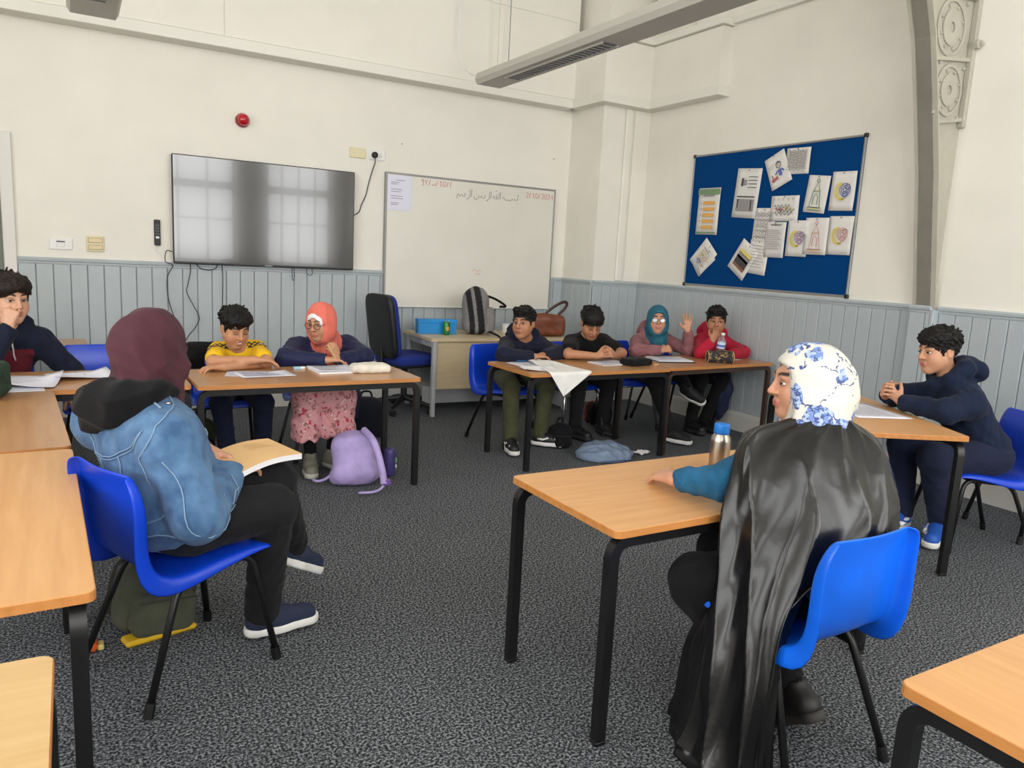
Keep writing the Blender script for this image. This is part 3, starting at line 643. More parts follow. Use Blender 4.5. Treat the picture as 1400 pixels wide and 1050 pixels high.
def d_news(w, h): return [('dark', .022, [[(-w*.22, h*.30), (-w*.22, h*.14)]]), ('grey', .03, [[(-w*.1, h*.27), (-w*.1, h*.16)]])]+[('dark', .005, [[(w*.02, h*(.33-.07*k)), (w*.38, h*(.33-.07*k))] for k in range(4)]), ('grey', .1, [[(-w*.36, -h*.24), (w*.36, -h*.24)]]), ('dark', .01, [[(-w*.36, -h*.07), (w*.36, -h*.07)], [(-w*.3, -h*.3), (-w*.3, -h*.12)], [(w*.25, -h*.35), (w*.25, -h*.14)]])]
def d_photo(w, h): return [('yellow', .035, [[(-w*.33, h*.19), (w*.33, h*.19)]]), ('grey', .05, [[(-w*.33, h*.06), (w*.33, h*.06)]]), ('dark', .075, [[(-w*.33, -h*.08), (w*.33, -h*.08)]]), ('brown', .03, [[(-w*.33, -h*.25), (w*.33, -h*.25)]])]
def d_list(w, h): return [('green', .05, [[(-w*.5, h*.42), (w*.5, h*.42)]]), ('grey', .016, [[(-w*.25, h*.34), (w*.25, h*.34)]])]+[('orange', .03, [[(-w*.22, h*(.18-.13*k)), (w*.3, h*(.18-.13*k))] for k in range(5)]), ('dark', .007, [[(-w*.33, h*(.18-.13*k)), (-w*.29, h*(.18-.13*k))] for k in range(5)]), ('green', .012, [[(-w*.45, -h*.46), (w*.45, -h*.46)]])]
def d_shapes(w, h): return [('yellow', .006, [circ(-.02, .03, .02), circ(.0, -.01, .028)]), ('orange', .012, [[(.035, .04), (.045, .03)], [(.045, .0), (.055, -.01)]]), ('red', .012, [[(.05, -.05), (.06, -.06)]]), ('blue', .005, [squig(-.05, .03, -.05, .01), circ(-.01, -.06, .02)]), ('grey', .004, [squig(-.06, .04, .075, .006)])]
pinned('green-topped list with orange rows at the left of the noticeboard', .135, .43, .27, .41, 1, 1, d_list, (222, 220, 214))
pinned('tilted drawing of yellow and blue shapes at the bottom left of the noticeboard', .13, .78, .21, .28, 44, 1, d_shapes)
pinned('square sheet half hidden under the shapes drawing', .125, .80, .20, .25, 50, 0, d_text)
pinned('news sheet with a large picture hanging left of the drawings', .385, .31, .27, .41, 4, 1, d_news, (222, 221, 216))
pinned('tilted drawing of a figure in a blue top near the top edge', .565, .165, .21, .27, -24, 2, d_kid)
pinned('grey pattern drawing under the figure drawing at the top', .67, .115, .235, .20, 2, 1, d_pattern)
pinned('upper lantern drawing in green and yellow', .795, .345, .20, .28, 6, 3, d_lantern('green'))
pinned('upper moon drawing by the right frame', .925, .335, .21, .285, 2, 2, d_moon('blue'))
pinned('wide colouring of large outlined words', .625, .43, .28, .20, 1, 2, d_words)
pinned('sheet with faint sketches behind the poem', .51, .56, .22, .32, 2, 0, d_pattern)
pinned('printed poem sheet in the lower row', .59, .645, .205, .285, 1, 3, d_poem, (220, 218, 214))
pinned('lower moon drawing with a purple centre beside the poem', .715, .635, .205, .28, 1, 2, d_moon('purple'))
pinned('pink lantern drawing in the middle of the lower row', .815, .62, .215, .28, 1, 3, d_lantern('pink'))
pinned('lower right moon drawing with pink petals', .935, .615, .21, .285, 1, 1, d_moon('pink'))
pinned('tilted photo of a dark crowd pinned near the bottom', .405, .79, .22, .29, 34, 2, d_photo)
pinned('text sheet half hidden behind the crowd photo', .495, .77, .21, .28, 6, 1, d_text)
# ------------------------------------------------------------------ soft-shape modelling: distance fields turned into smooth continuous meshes
from mathutils.bvhtree import BVHTree
def A(v): return np.array(v, float)
def unit(v): v = A(v); return v/np.linalg.norm(v)
def frame(fw, up=(0, 0, 1)):
    f = unit(fw); r = unit(np.cross(f, A(up))); return np.stack([r, f, np.cross(r, f)], 1)   # columns: right, forward, up
class Field:
    def __init__(s, lo, hi, h, pad=.03):
        s.h = h; s.lo = A(lo)-pad; n = np.ceil((A(hi)+pad-s.lo)/h).astype(int)+1; s.n = n
        s.ax = [(s.lo[i]+h*np.arange(n[i])).astype(np.float32) for i in range(3)]; s.F = np.full(tuple(n), .12, np.float32)
    def sub(s, lo, hi):
        i0 = np.clip(np.floor((A(lo)-s.lo)/s.h).astype(int), 0, s.n); i1 = np.clip(np.ceil((A(hi)-s.lo)/s.h).astype(int)+1, 0, s.n)
        sl = tuple(slice(a, b) for a, b in zip(i0, i1)); X = [s.ax[i][sl[i]] for i in range(3)]
        return sl, X[0][:, None, None], X[1][None, :, None], X[2][None, None, :]
    def put(s, sl, d, k, op):
        B = s.F[sl]
        if B.size == 0: return
        if op == 'add': hh = np.maximum(k-np.abs(B-d), 0)/k; s.F[sl] = np.minimum(B, d)-hh*hh*(k*.25)
        else: d = -d; hh = np.maximum(k-np.abs(B-d), 0)/k; s.F[sl] = np.maximum(B, d)+hh*hh*(k*.25)
    def cone(s, a, b, ra, rb=None, k=.02, op='add'):
        rb = ra if rb is None else rb; a, b = A(a), A(b); m = k+2*s.h
        sl, X, Y, Z = s.sub(np.minimum(a-ra, b-rb)-m, np.maximum(a+ra, b+rb)+m)
        ab = b-a; L = max(ab@ab, 1e-9); px, py, pz = X-a[0], Y-a[1], Z-a[2]
        t = np.clip((px*ab[0]+py*ab[1]+pz*ab[2])/L, 0, 1)
        d = np.sqrt((px-t*ab[0])**2+(py-t*ab[1])**2+(pz-t*ab[2])**2)-(ra+(rb-ra)*t)
        s.put(sl, d.astype(np.float32), k, op); return s
    def chain(s, pts, rs, k=.02, op='add'):
        rs = rs if hasattr(rs, '__len__') else [rs]*len(pts)
        for i in range(len(pts)-1): s.cone(pts[i], pts[i+1], rs[i], rs[i+1], k, op)
        return s
    def ell(s, c, r, R=None, k=.02, op='add'):
        c, r = A(c), A(r); R = np.eye(3) if R is None else R; e = np.sqrt(((R*r)**2).sum(1)); m = k+2*s.h
        sl, X, Y, Z = s.sub(c-e-m, c+e+m); px, py, pz = X-c[0], Y-c[1], Z-c[2]
        q = [(px*R[0, i]+py*R[1, i]+pz*R[2, i]) for i in range(3)]
        k0 = np.sqrt(sum((q[i]/r[i])**2 for i in range(3))); k1 = np.sqrt(sum((q[i]/r[i]**2)**2 for i in range(3)))+1e-6
        s.put(sl, (k0*(k0-1)/k1).astype(np.float32), k, op); return s
    def box(s, c, hs, rad, R=None, k=.01, op='add'):
        c, hs = A(c), A(hs); R = np.eye(3) if R is None else R; e = np.sqrt(((R*hs)**2).sum(1))*1.5; m = k+2*s.h
        sl, X, Y, Z = s.sub(c-e-m, c+e+m); px, py, pz = X-c[0], Y-c[1], Z-c[2]
        q = [np.abs(px*R[0, i]+py*R[1, i]+pz*R[2, i])-(hs[i]-rad) for i in range(3)]
        d = np.sqrt(sum(np.maximum(v, 0)**2 for v in q))+np.minimum(np.maximum(np.maximum(q[0], q[1]), q[2]), 0)-rad
        s.put(sl, d.astype(np.float32), k, op); return s
    def cut(s, c, n, k=.004):
        """keep only the half space on the far side of plane (c, n): removes points with (p-c).n > 0"""
        c, n = A(c), unit(n); X, Y, Z = s.ax; d = ((X[:, None, None]-c[0])*n[0]+(Y[None, :, None]-c[1])*n[1]+(Z[None, None, :]-c[2])*n[2]).astype(np.float32)
        s.F = np.maximum(s.F, d); return s
    def disp(s, fn, band=.03):
        I = np.nonzero(np.abs(s.F) < band); P = np.stack([s.ax[i][I[i]] for i in range(3)], 1).astype(float)
        s.F[I] += fn(P).astype(np.float32); return s
    def mesh(s):
        F = s.F; F[0] = F[-1] = .1; F[:, 0] = F[:, -1] = .1; F[:, :, 0] = F[:, :, -1] = .1
        S = F < 0; C8 = [(a, b, c) for a in (0, 1) for b in (0, 1) for c in (0, 1)]; n = F.shape
        def cs(M, o): return M[o[0]:n[0]-1+o[0], o[1]:n[1]-1+o[1], o[2]:n[2]-1+o[2]]
        cnt = np.zeros((n[0]-1, n[1]-1, n[2]-1), np.int8)
        for o in C8: cnt += cs(S, o)
        act = (cnt > 0) & (cnt < 8); I = np.argwhere(act); vid = np.full(act.shape, -1, np.int32); vid[act] = np.arange(len(I))
        V = [F[I[:, 0]+o[0], I[:, 1]+o[1], I[:, 2]+o[2]] for o in C8]; acc = np.zeros((len(I), 3)); num = np.zeros(len(I))
        for i, a in enumerate(C8):
            for j, b in enumerate(C8):
                if j > i and sum(abs(x-y) for x, y in zip(a, b)) == 1:
                    m = (V[i] < 0) != (V[j] < 0); t = V[i][m]/(V[i][m]-V[j][m]); acc[m] += A(a)+(A(b)-A(a))*t[:, None]; num[m] += 1
        P = s.lo+s.h*(I+acc/num[:, None]); Q = []
        for ax in range(3):
            a1, a2 = [(1, 2), (2, 0), (0, 1)][ax]; sl0 = [slice(None)]*3; sl1 = [slice(None)]*3; sl0[ax] = slice(0, -1); sl1[ax] = slice(1, None)
            D = S[tuple(sl0)] != S[tuple(sl1)]; E = np.argwhere(D); E = E[(E[:, a1] > 0) & (E[:, a2] > 0)]
            if not len(E): continue
            ins = S[E[:, 0], E[:, 1], E[:, 2]]
            def at(d1, d2):
                G = E.copy(); G[:, a1] -= d1; G[:, a2] -= d2; return vid[G[:, 0], G[:, 1], G[:, 2]]
            q = np.stack([at(1, 1), at(0, 1), at(0, 0), at(1, 0)], 1); q[~ins] = q[~ins][:, ::-1]; Q.append(q)
        return P, np.concatenate(Q)
def mk_np(name, P, Q, m, parent=None, base=(0, 0, 0), colors=None, mats=None):
    P = P-A(base); me = bpy.data.meshes.new(name); me.vertices.add(len(P)); me.vertices.foreach_set('co', P.astype(np.float32).ravel())
    me.loops.add(Q.size); me.loops.foreach_set('vertex_index', Q.astype(np.int32).ravel()); me.polygons.add(len(Q))
    me.polygons.foreach_set('loop_start', np.arange(0, Q.size, 4, dtype=np.int32)); me.polygons.foreach_set('use_smooth', np.ones(len(Q), bool))
    me.update(calc_edges=True); me.validate()
    if colors is not None:
        ca = me.color_attributes.new('Col', 'FLOAT_COLOR', 'POINT'); arr = np.ones((len(P), 4), np.float32); arr[:, :3] = colors; ca.data.foreach_set('color', arr.ravel())
    me.materials.append(m); return link(name, me, parent)
def wrinkles(amp, f, seed, aniso=(1, 1, 1)):
    r = np.random.RandomState(seed); D = r.normal(size=(6, 3)); D /= np.linalg.norm(D, axis=1)[:, None]; D = D*A(aniso); ph = r.uniform(0, 6.28, 6)
    def fn(P):
        w = 0
        for i in range(3): w = w+(np.abs(np.sin(f*(.7+.35*i)*(P@D[i])+1.6*np.sin(f*.55*(P@D[i+3])+ph[i])+ph[i+3]))-.62)
        return amp*w/1.6
    return fn
def lumps(amp, f, seed):
    r = np.random.RandomState(seed); D = r.normal(size=(5, 3)); ph = r.uniform(0, 6.28, 5)
    return lambda P: amp*sum(np.sin(f*(P@D[i])+ph[i]) for i in range(5))/2.5
def bounds(pts, r): p = A(pts); return p.min(0)-r, p.max(0)+r
# ------------------------------------------------------------------ people
SKINM = mat('skin', (200, 150, 120), .5, attr=True, var=.05, vscale=60, bump=.04, bscale=250, spec=.4)
EYEW = mat('eye_white', (232, 228, 222), .25); IRIS = mat('iris_dark', (34, 20, 14), .15)
HAIRB = mat('black_hair', (13, 10, 9), .55, var=.3, vscale=40, bump=.6, bscale=110, spec=.3)
HAIRD = mat('dark_brown_hair', (28, 19, 15), .55, var=.3, vscale=40, bump=.6, bscale=110, spec=.3)
def cloth(name, rgb, var=.06, rough=.9, bump=.18, bscale=260, sheen=.04, **k): return mat(name, rgb, rough, var=var, vscale=14, bump=bump, bscale=bscale, sheen=sheen, spec=.2, **k)

def hand(F, wr, d, n, right, s=1.0, curl=.3, spread=.4, thumb=.5, curls=None):
    """palm, four unequal jointed fingers and a thumb leaving the side of the palm"""
    wr = A(wr); d = unit(d); n = A(n); n = unit(n-d*(n@d)); lat = np.cross(d, n)*(1 if right else -1); h = F.h
    kn = [wr+s*(d*(.086+o)+lat*x) for o, x in ((0, .029), (.005, .010), (.002, -.010), (-.007, -.028))]
    for q in kn: F.cone(wr+(q-wr)*.08, q, .0165*s, .0105*s, .012*s)
    F.cone(wr+lat*.008*s, wr+d*.045*s+lat*.030*s+n*.006*s, .018*s, .014*s, .012*s)
    for i, (q, L) in enumerate(zip(kn, (.070, .078, .072, .056))):
        c = curls[i] if curls else curl; a = 0; sp = spread*(1.5-i)*.16; dd = unit(d*math.cos(sp)+lat*math.sin(sp)); p = q; r = (.0092, .0092, .009, .008)[i]*s
        for seg, bend in zip((.45, .30, .25), (62, 80, 45)):
            a += math.radians(bend)*c; nd = dd*math.cos(a)+n*math.sin(a); e = p+nd*L*seg*s; F.cone(p, e, r, r*.92, .004*s); p = e; r *= .92
    b = wr+s*(d*.026+lat*.027+n*.004); t1 = unit(d*(.55+.3*(1-thumb))+lat*(.2+.75*thumb)+n*.35); t2 = unit(d*.9+lat*(.15+.4*thumb)+n*(.2+.5*curl))
    m = b+t1*.040*s; F.cone(b, m, .013*s, .0105*s, .008*s); F.cone(m, m+t2*.034*s, .0105*s, .0085*s, .004*s)
def head_sdf(F, c, R, s, smile=0.0, ears=True):
    hp = lambda x, y, z: A(c)+s*(R@A((x, y, z)))
    F.ell(hp(0, -.018, .030), A((.074, .093, .084))*s, R, .02); F.ell(hp(0, .024, -.030), A((.0625, .064, .081))*s, R, .035*s)
    for sx in (-1, 1):
        F.cone(hp(sx*.044, .006, -.050), hp(sx*.012, .060, -.094), .022*s, .018*s, .04*s)
        F.ell(hp(sx*.034, .054, -.036), A((.028, .027, .032))*s, R, .03*s)
    F.cone(hp(-.034, .078, .027), hp(.034, .078, .027), .009*s, None, .025*s)
    for sx in (-1, 1): F.ell(hp(sx*.031, .099, .003), A((.0175, .014, .0105))*s, R, .013*s, 'sub')
    F.cone(hp(0, .088, .010), hp(0, .1085, -.024), .0075*s, .0105*s, .012*s)
    for sx in (-1, 1): F.ell(hp(sx*.012, .097, -.028), A((.0075, .009, .0065))*s, R, .008*s)
    F.cone(hp(-.014, .0905, -.056+.2*smile*.03), hp(.014, .0905, -.056+.2*smile*.03), .0065*s, None, .008*s)
    F.cone(hp(-.013, .0905, -.0675), hp(.013, .0905, -.0675), .0068*s, None, .008*s)
    if ears:
        for sx in (-1, 1):
            F.ell(hp(sx*.077, -.014, -.006), A((.0075, .019, .031))*s, R, .010*s); F.ell(hp(sx*.085, -.008, -.002), A((.006, .010, .016))*s, R, .006*s, 'sub')
def skin_colors(P, c, R, s, base, lip, brow, smile=0):
    q = (P-A(c))@R/s; x, y, z = q.T; col = np.tile(A(lin(base)[:3]), (len(P), 1))
    def mixin(w, rgb): nonlocal col; w = np.clip(w, 0, 1)[:, None]; col = col*(1-w)+A(lin(rgb)[:3])*w
    red = tuple(min(255, v*f) for v, f in zip(base, (1.0, .86, .82)))
    mixin(.3*np.exp(-((np.abs(x)-.04)/.018)**2-((z+.03)/.02)**2)*(y > .04)*(y < .12), red); mixin(.3*np.exp(-(x/.016)**2-((z+.022)/.014)**2)*(y > .085)*(y < .13), red)
    zl = z-smile*18*x*x; mixin(1.3*np.exp(-(x/.024)**4-((zl+.062)/.0095)**4)*(y > .07)*(y < .125), lip)
    if smile > .5: mixin(1.2*np.exp(-(x/.014)**4-((zl+.0610)/.0028)**4)*(y > .07)*(y < .125), (235, 228, 220))
    ax = np.abs(x); zb = .029+.006*np.sin((ax-.012)/.036*2.6); mixin(1.25*np.exp(-((ax-.031)/.021)**6-((z-zb)/.0052)**4)*(y > .05)*(y < .12), brow)
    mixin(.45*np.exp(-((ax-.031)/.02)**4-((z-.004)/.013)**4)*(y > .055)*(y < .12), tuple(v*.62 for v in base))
    return col
def eyes(root, b, c, R, s, gaze=(0, 0), lid=.5):
    """eyeballs with dark irises; lid 0 closed .. 1 wide open"""
    for sx in (-1, 1):
        e = A(c)+s*(R@A((sx*.031, .0772, .003))); r = .0122*s; vs = []; fs = []; n = 14; m = 8
        for i in range(m+1):
            a = math.pi*.5*i/m
            for k in range(n):
                t = 2*math.pi*k/n; vs.append(tuple(e+R@A((r*math.sin(a)*math.cos(t)*1.08, r*math.cos(a), r*.62*(.1+.9*lid)*math.sin(a)*math.sin(t)))-A(b)))
        fs = [(i*n+k, (i+1)*n+k, (i+1)*n+(k+1) % n, i*n+(k+1) % n) for i in range(m) for k in range(n)]
        if lid < .2:
            pts = [tuple(e+R@A((r*1.2*u, r*(1.02-.22*u*u), -r*.15-r*.25*(1-u*u)))-A(b)) for u in (-1, -.6, -.2, .2, .6, 1)]; MB().tube(pts, .0018*s, 5).build('eyelashes', IRIS, root); continue
        eo = mk('eye', vs, fs, EYEW, root, True)
        vs = []; g = A((gaze[0]*.005, 0, gaze[1]*.003))
        for i in range(4):
            a = .66*i/3
            for k in range(n):
                t = 2*math.pi*k/n; vs.append(tuple(e+R@(A((r*1.04*math.sin(a)*math.cos(t), r*1.06*math.cos(a), min(r*.6*(.1+.9*lid), r*.9*math.sin(a))*math.sin(t)))+g*s)-A(b)))
        mk('iris', vs, [(i*n+k, (i+1)*n+k, (i+1)*n+(k+1) % n, i*n+(k+1) % n) for i in range(3) for k in range(n)], IRIS, eo, True)
        # lash line
        pts = [tuple(e+R@A((r*1.12*u, r*(1.0-.25*u*u), r*.62*(.1+.9*lid)*math.sqrt(max(0, 1-u*u*.8))))-A(b)) for u in (-1, -.6, -.2, .2, .6, 1)]
        MB().tube(pts, .0016*s, 5).build('eyelashes', IRIS, eo)
def glasses(root, b, c, R, s, m, r=.024, rz=.019, glare=False):
    g = bpy.data.objects.new('glasses', None); COL.objects.link(g); g.parent = root
    w = lambda x, y, z: tuple(A(c)+s*(R@A((x, y, z)))-A(b))
    for sx in (-1, 1):
        ring = [w(sx*.033+r*math.cos(2*math.pi*k/20), .104-abs(.02*math.cos(2*math.pi*k/20)*.2), .0+rz*math.sin(2*math.pi*k/20)) for k in range(21)]
        MB().tube(ring, .0017, 6).build('rim', m, g, True)
        MB().tube([w(sx*(.033+r), .10, .006), w(sx*.074, .06, .008), w(sx*.079, -.01, .002)], .0016, 6).build('temple', m, g, True)
        mk('lens', ring[:-1], [tuple(range(20))], GLASSM if not glare else GLAREM, g)
    MB().tube([w(-.010, .105, .004), w(0, .109, .006), w(.010, .105, .004)], .0016, 6).build('bridge', m, g, True)
GLASSM = mat('clear_lens', (245, 245, 245), .02, trans=1, alpha=.25, spec=.5); GLAREM = mat('painted_glare_lens', (235, 238, 240), .05, alpha=.75, spec=1.0, coat=1)  # second lens: glare painted in as a pale, mostly opaque colour
def hair(root, b, c, R, s, style, m, seed=1):
    hp = lambda x, y, z: A(c)+s*(R@A((x, y, z))); F = Field(A(c)-.17*s, A(c)+.17*s, .0034)
    F.ell(hp(0, -.020, .036), A((.083, .101, .092))*s, R); r = np.random.RandomState(seed)
    if style == 'short':
        F.cone(hp(-.04, .06, .098), hp(.045, .055, .10), .026*s, None, .02)
        F.ell(hp(0, .125, -.03), A((.078, .075, .088))*s, R, .012, 'sub')
    elif style == 'fringe':
        F.ell(hp(0, .02, .062), A((.079, .062, .058))*s, R, .02); F.ell(hp(0, .135, -.045), A((.085, .075, .078))*s, R, .012, 'sub')
    elif style == 'wavy':
        F.ell(hp(0, .02, .07), A((.088, .085, .062))*s, R, .02); F.ell(hp(.05, .05, .06), A((.045, .045, .04))*s, R, .02)
        F.ell(hp(0, .130, -.025), A((.08, .080, .086))*s, R, .012, 'sub')
    elif style == 'curly':
        F.ell(hp(0, .01, .075), A((.088, .09, .055))*s, R, .02)
        F.ell(hp(0, .135, -.035), A((.078, .075, .085))*s, R, .012, 'sub')
    F.ell(hp(0, .01, -.12), A((.12, .10, .075))*s, R, .02, 'sub')                       # nothing below the ears
    for sx in (-1, 1): F.ell(hp(sx*.088, .02, -.03), A((.03, .055, .04))*s, R, .01, 'sub'); F.cone(hp(sx*.074, .026, .02), hp(sx*.072, .026, -.012), .008*s, .005*s, .01)
    F.ell(hp(0, -.02, .026), A((.066, .085, .076))*s, R, .006, 'sub')
    if style == 'curly':
        for _ in range(90):
            th = r.uniform(0, 6.283); ph = r.uniform(0, 1.45); v = A((math.sin(ph)*math.cos(th)*.088, math.sin(ph)*math.sin(th)*.10-.01, .045+math.cos(ph)*.082))
            if v[1] > .06 and v[2] < .06: continue
            F.ell(hp(*v), A((.016, .016, .013))*s*r.uniform(.7, 1.1), R, .006)
        for _ in range(14):
            x = r.uniform(-.06, .06); F.ell(hp(x, .075-.4*x*x*10, r.uniform(.058, .085)), A((.013, .012, .014))*s, R, .005)
    if style == 'fringe':
        for i in range(11):
            x = -.065+.013*i; F.cone(hp(x, .062-4*x*x, .085), hp(x+r.uniform(-.006, .006), .087-6*x*x, .030+r.uniform(-.006, .006)), .011*s, .005*s, .006)
    if style in ('wavy',):
        for i in range(12):
            x = -.07+.0125*i; F.cone(hp(x*.8, .055-4*x*x, .105), hp(x+.016, .080-6*x*x, .066+.5*x+r.uniform(-.010, .010)), .014*s, .007*s, .006)
    if style == 'short':
        for i in range(12):
            x = -.055+.010*i; F.cone(hp(x, .045-3*x*x, .105), hp(x+r.uniform(-.01, .01), .078-5*x*x, .078+r.uniform(-.006, .008)), .013*s, .006*s, .006)
    Rt = np.linalg.inv(R)
    nt = {'curly': 150, 'wavy': 170, 'short': 200, 'fringe': 200}[style]
    for _ in range(nt):
        th = r.uniform(0, 6.283); ph = math.acos(1-r.uniform(0, 1)*.95); n_ = A((math.sin(ph)*math.cos(th), math.sin(ph)*math.sin(th), math.cos(ph)))
        q = A((0, -.020, .038))+n_*A((.082, .100, .090))
        if q[1] > .035 and q[2] < .075: continue
        if q[2] < -.03 or (abs(q[0]) > .06 and q[2] < .02 and q[1] > -.03): continue
        fl = {'curly': r.normal(size=3), 'wavy': A((.5, .9, -.2))+r.normal(size=3)*.35, 'short': A((.25, .9, .15))+r.normal(size=3)*.3, 'fringe': A((n_[0]*.9, .7+n_[1]*.3, -.5))+r.normal(size=3)*.18}[style]
        fl = fl-n_*(fl@n_); fl = unit(fl+n_*{'curly': .55, 'wavy': .22, 'short': .16, 'fringe': .06}[style]); L_ = {'curly': .022, 'wavy': .036, 'short': .026, 'fringe': .038}[style]*r.uniform(.7, 1.3)
        F.cone(hp(*(q-n_*.004)), hp(*(q+fl*L_)), .0075*s, .0025*s, .004)
    cu = {'curly': 2.2, 'wavy': 1.3}.get(style, .8)
    F.disp(lumps(.0016*cu, 110, seed)); F.disp(lumps(.0010*cu, 260, seed+3))
    P, Q = F.mesh(); return mk_np('hair', P, Q, m, root, b)

class Person:
    """joints are world points; the empty at the base parents body, clothes, hair and shoes"""
    def __init__(p, label, base, J, face, s=.93, skin=(190, 138, 104), lip=(170, 98, 88), brow=(34, 24, 20), smile=0, side=None, up=(0, 0, 1)):
        p.b = A((base[0], base[1], 0)); p.root = thing('person', label, 'person', tuple(p.b)); p.J = {k: A(v) for k, v in J.items()}; p.s = s
        p.R = frame(face, up); p.skin, p.lip, p.brow, p.smile = skin, lip, brow, smile; J = p.J
        p.up = unit(J['nk']-J['pv']); sd = J['shR']-J['shL']; p.side = unit(sd-p.up*(sd@p.up)); p.fw = np.cross(p.up, p.side); p.T = np.stack([p.side, p.fw, p.up], 1)
        p.surf = None
    def body(p, hands=(), bare=(), h=.004, legs=False):
        J = p.J; s = p.s; pts = [J[k] for k in ('nk', 'pv', 'shR', 'shL')]+[J['head']-.15, J['head']+.15]
        for sd in 'RL':
            for k in ('el', 'wr'): 
                if k+sd in J: pts.append(J[k+sd])
            if 'wr'+sd in J: pts += [J['wr'+sd]-.2*s, J['wr'+sd]+.2*s]
        if legs:
            for k in ('knR', 'knL', 'anR', 'anL'): pts.append(J[k])
        lo, hi = bounds(pts, .05); F = Field(lo, hi, h); hp = lambda x, y, z: J['head']+s*(p.R@A((x, y, z)))
        head_sdf(F, J['head'], p.R, s, p.smile); F.cone(hp(0, -.022, -.055), J['nk']+p.up*.0, .047*s, .05*s, .03)
        F.chain([J['nk'], J['nk']*.6+J['pv']*.4, J['pv']], [.055*s, .06*s, .06*s], .03)
        for sd in 'RL':
            F.cone(J['nk'], J['sh'+sd], .04*s, .035*s, .03)
            if 'el'+sd in J:
                q = 1.0 if sd in bare else .72
                F.cone(J['sh'+sd], J['el'+sd], .042*s*q, .036*s*q, .02)
                if 'wr'+sd in J: F.cone(J['el'+sd], J['wr'+sd], .037*s*q, .024*s, .02)
            if legs: F.chain([J['pv'], J['kn'+sd], J['an'+sd]], [.05, .04, .03], .02)
        for kw in hands:
            k = dict(kw); sd = k.pop('hand'); d = k.pop('d'); n = k.pop('n'); hand(F, J['wr'+sd], d, n, sd == 'R', k.pop('size', s*.95), **k)
        P, Q = F.mesh(); col = skin_colors(P, J['head'], p.R, s, p.skin, p.lip, p.brow, p.smile)
        return mk_np('body', P, Q, SKINM, p.root, p.b, col)
    def top(p, name, m, sleeves={}, fat=1.0, hood=False, wr=(.004, 55, 1), colors=None, h=.0075, hem=0.0, collar=True, extra=None, neck=.058, r=(.060, .052, .050, .040), shoulder=.058):
        J = p.J; s = p.s; pts = [J[k] for k in ('nk', 'pv', 'shR', 'shL')]+[J[k] for k in ('elR', 'elL', 'wrR', 'wrL') if k in J]
        lo, hi = bounds(pts, .22); F = Field(lo, hi, h); L = np.linalg.norm(J['nk']-J['pv']); sw = np.linalg.norm(J['shR']-J['shL'])/2; N, V, T = J['nk'], J['pv'], p.T
        F.ell(N-p.up*L*.34+p.fw*.004, A((sw*.98+.02, .098*fat*s, L*.38)), T, .05); F.ell(V+p.up*L*.34+p.fw*.008, A((.132*fat*s, .105*fat*s, L*.42)), T, .05)
        F.ell(V+p.up*.03, A((.150*fat*s, .122*fat*s, .11)), T, .05)
        for sd in 'RL':
            F.cone(N-p.up*.035, J['sh'+sd], .062*s, shoulder*s, .05)
            if 'el'+sd in J:
                e = sleeves.get(sd, 1.0)      # 1 = full length, .5 = short sleeve to just above the elbow
                if e >= .6:
                    F.cone(J['sh'+sd], J['el'+sd], r[0]*s, r[1]*s, .045)
                    if 'wr'+sd in J: w = J['el'+sd]+(J['wr'+sd]-J['el'+sd])*e; w = w-unit(w-J['el'+sd])*.028; F.cone(J['el'+sd], w, r[2]*s, r[3]*s, .03); F.cone(w-unit(w-J['el'+sd])*.03, w, r[3]*s*.98, r[3]*s*.98, .004)
                else: F.cone(J['sh'+sd], J['sh'+sd]+(J['el'+sd]-J['sh'+sd])*(e+.15), r[0]*s*1.02, r[1]*s*1.1, .045)
        if hood:
            a = [N+p.side*.085*s+p.fw*.055-p.up*.03, N+p.side*.095*s-p.fw*.02+p.up*.015, N+p.side*.05*s-p.fw*.085+p.up*.015, N-p.side*.05*s-p.fw*.085+p.up*.015, N-p.side*.095*s-p.fw*.02+p.up*.015, N-p.side*.085*s+p.fw*.055-p.up*.03]
            F.chain(a, [.022, .034, .044, .044, .034, .022], .025); F.ell(N-p.fw*.105-p.up*.045, A((.105*s, .04, .085)), T, .04)
        if extra: extra(F)
        if wr: F.disp(wrinkles(*wr))
        hd = J['head']+(p.R@A((0, -.02, -.05)))*s; F.cone(N-p.up*.005, hd, neck*s, neck*s*1.05, .012, 'sub')
        for sd in 'RL':      # open the cuffs
            if 'wr'+sd in J and sleeves.get(sd, 1.0) >= .6:
                d = unit(J['wr'+sd]-J['el'+sd]); w = J['el'+sd]+(J['wr'+sd]-J['el'+sd])*sleeves.get(sd, 1.0); F.cone(w+d*.0, w+d*.05, .027*s, .032*s, .006, 'sub')
        P, Q = F.mesh(); o = mk_np(name, P, Q, m, p.root, p.b, colors(P) if colors else None); p.surf = BVHTree.FromPolygons([tuple(v) for v in P], [tuple(q) for q in Q.tolist()]); return o
    def trousers(p, m, name='trousers', r=(.088, .068, .062, .052), wr=(.004, 50, 5), h=.008, hips=True):
        J = p.J; s = p.s; pts = [J['pv']]+[J[k] for k in ('knR', 'knL', 'anR', 'anL')]; lo, hi = bounds(pts, .18); F = Field(lo, hi, h)
        if hips: F.ell(J['pv']-A((0, 0, .0)), A((.150*s, .13*s, .10)), np.stack([p.side, unit(np.cross(A((0, 0, 1)), p.side)), A((0, 0, 1))], 1), .05)
        for sd, sg in (('R', 1), ('L', -1)):
            hip = J['pv']+p.side*sg*.078*s; F.cone(hip, J['kn'+sd], r[0]*s, r[1]*s, .03); F.cone(J['kn'+sd], J['an'+sd], r[2]*s, r[3]*s, .02)
        if wr: F.disp(wrinkles(*wr))
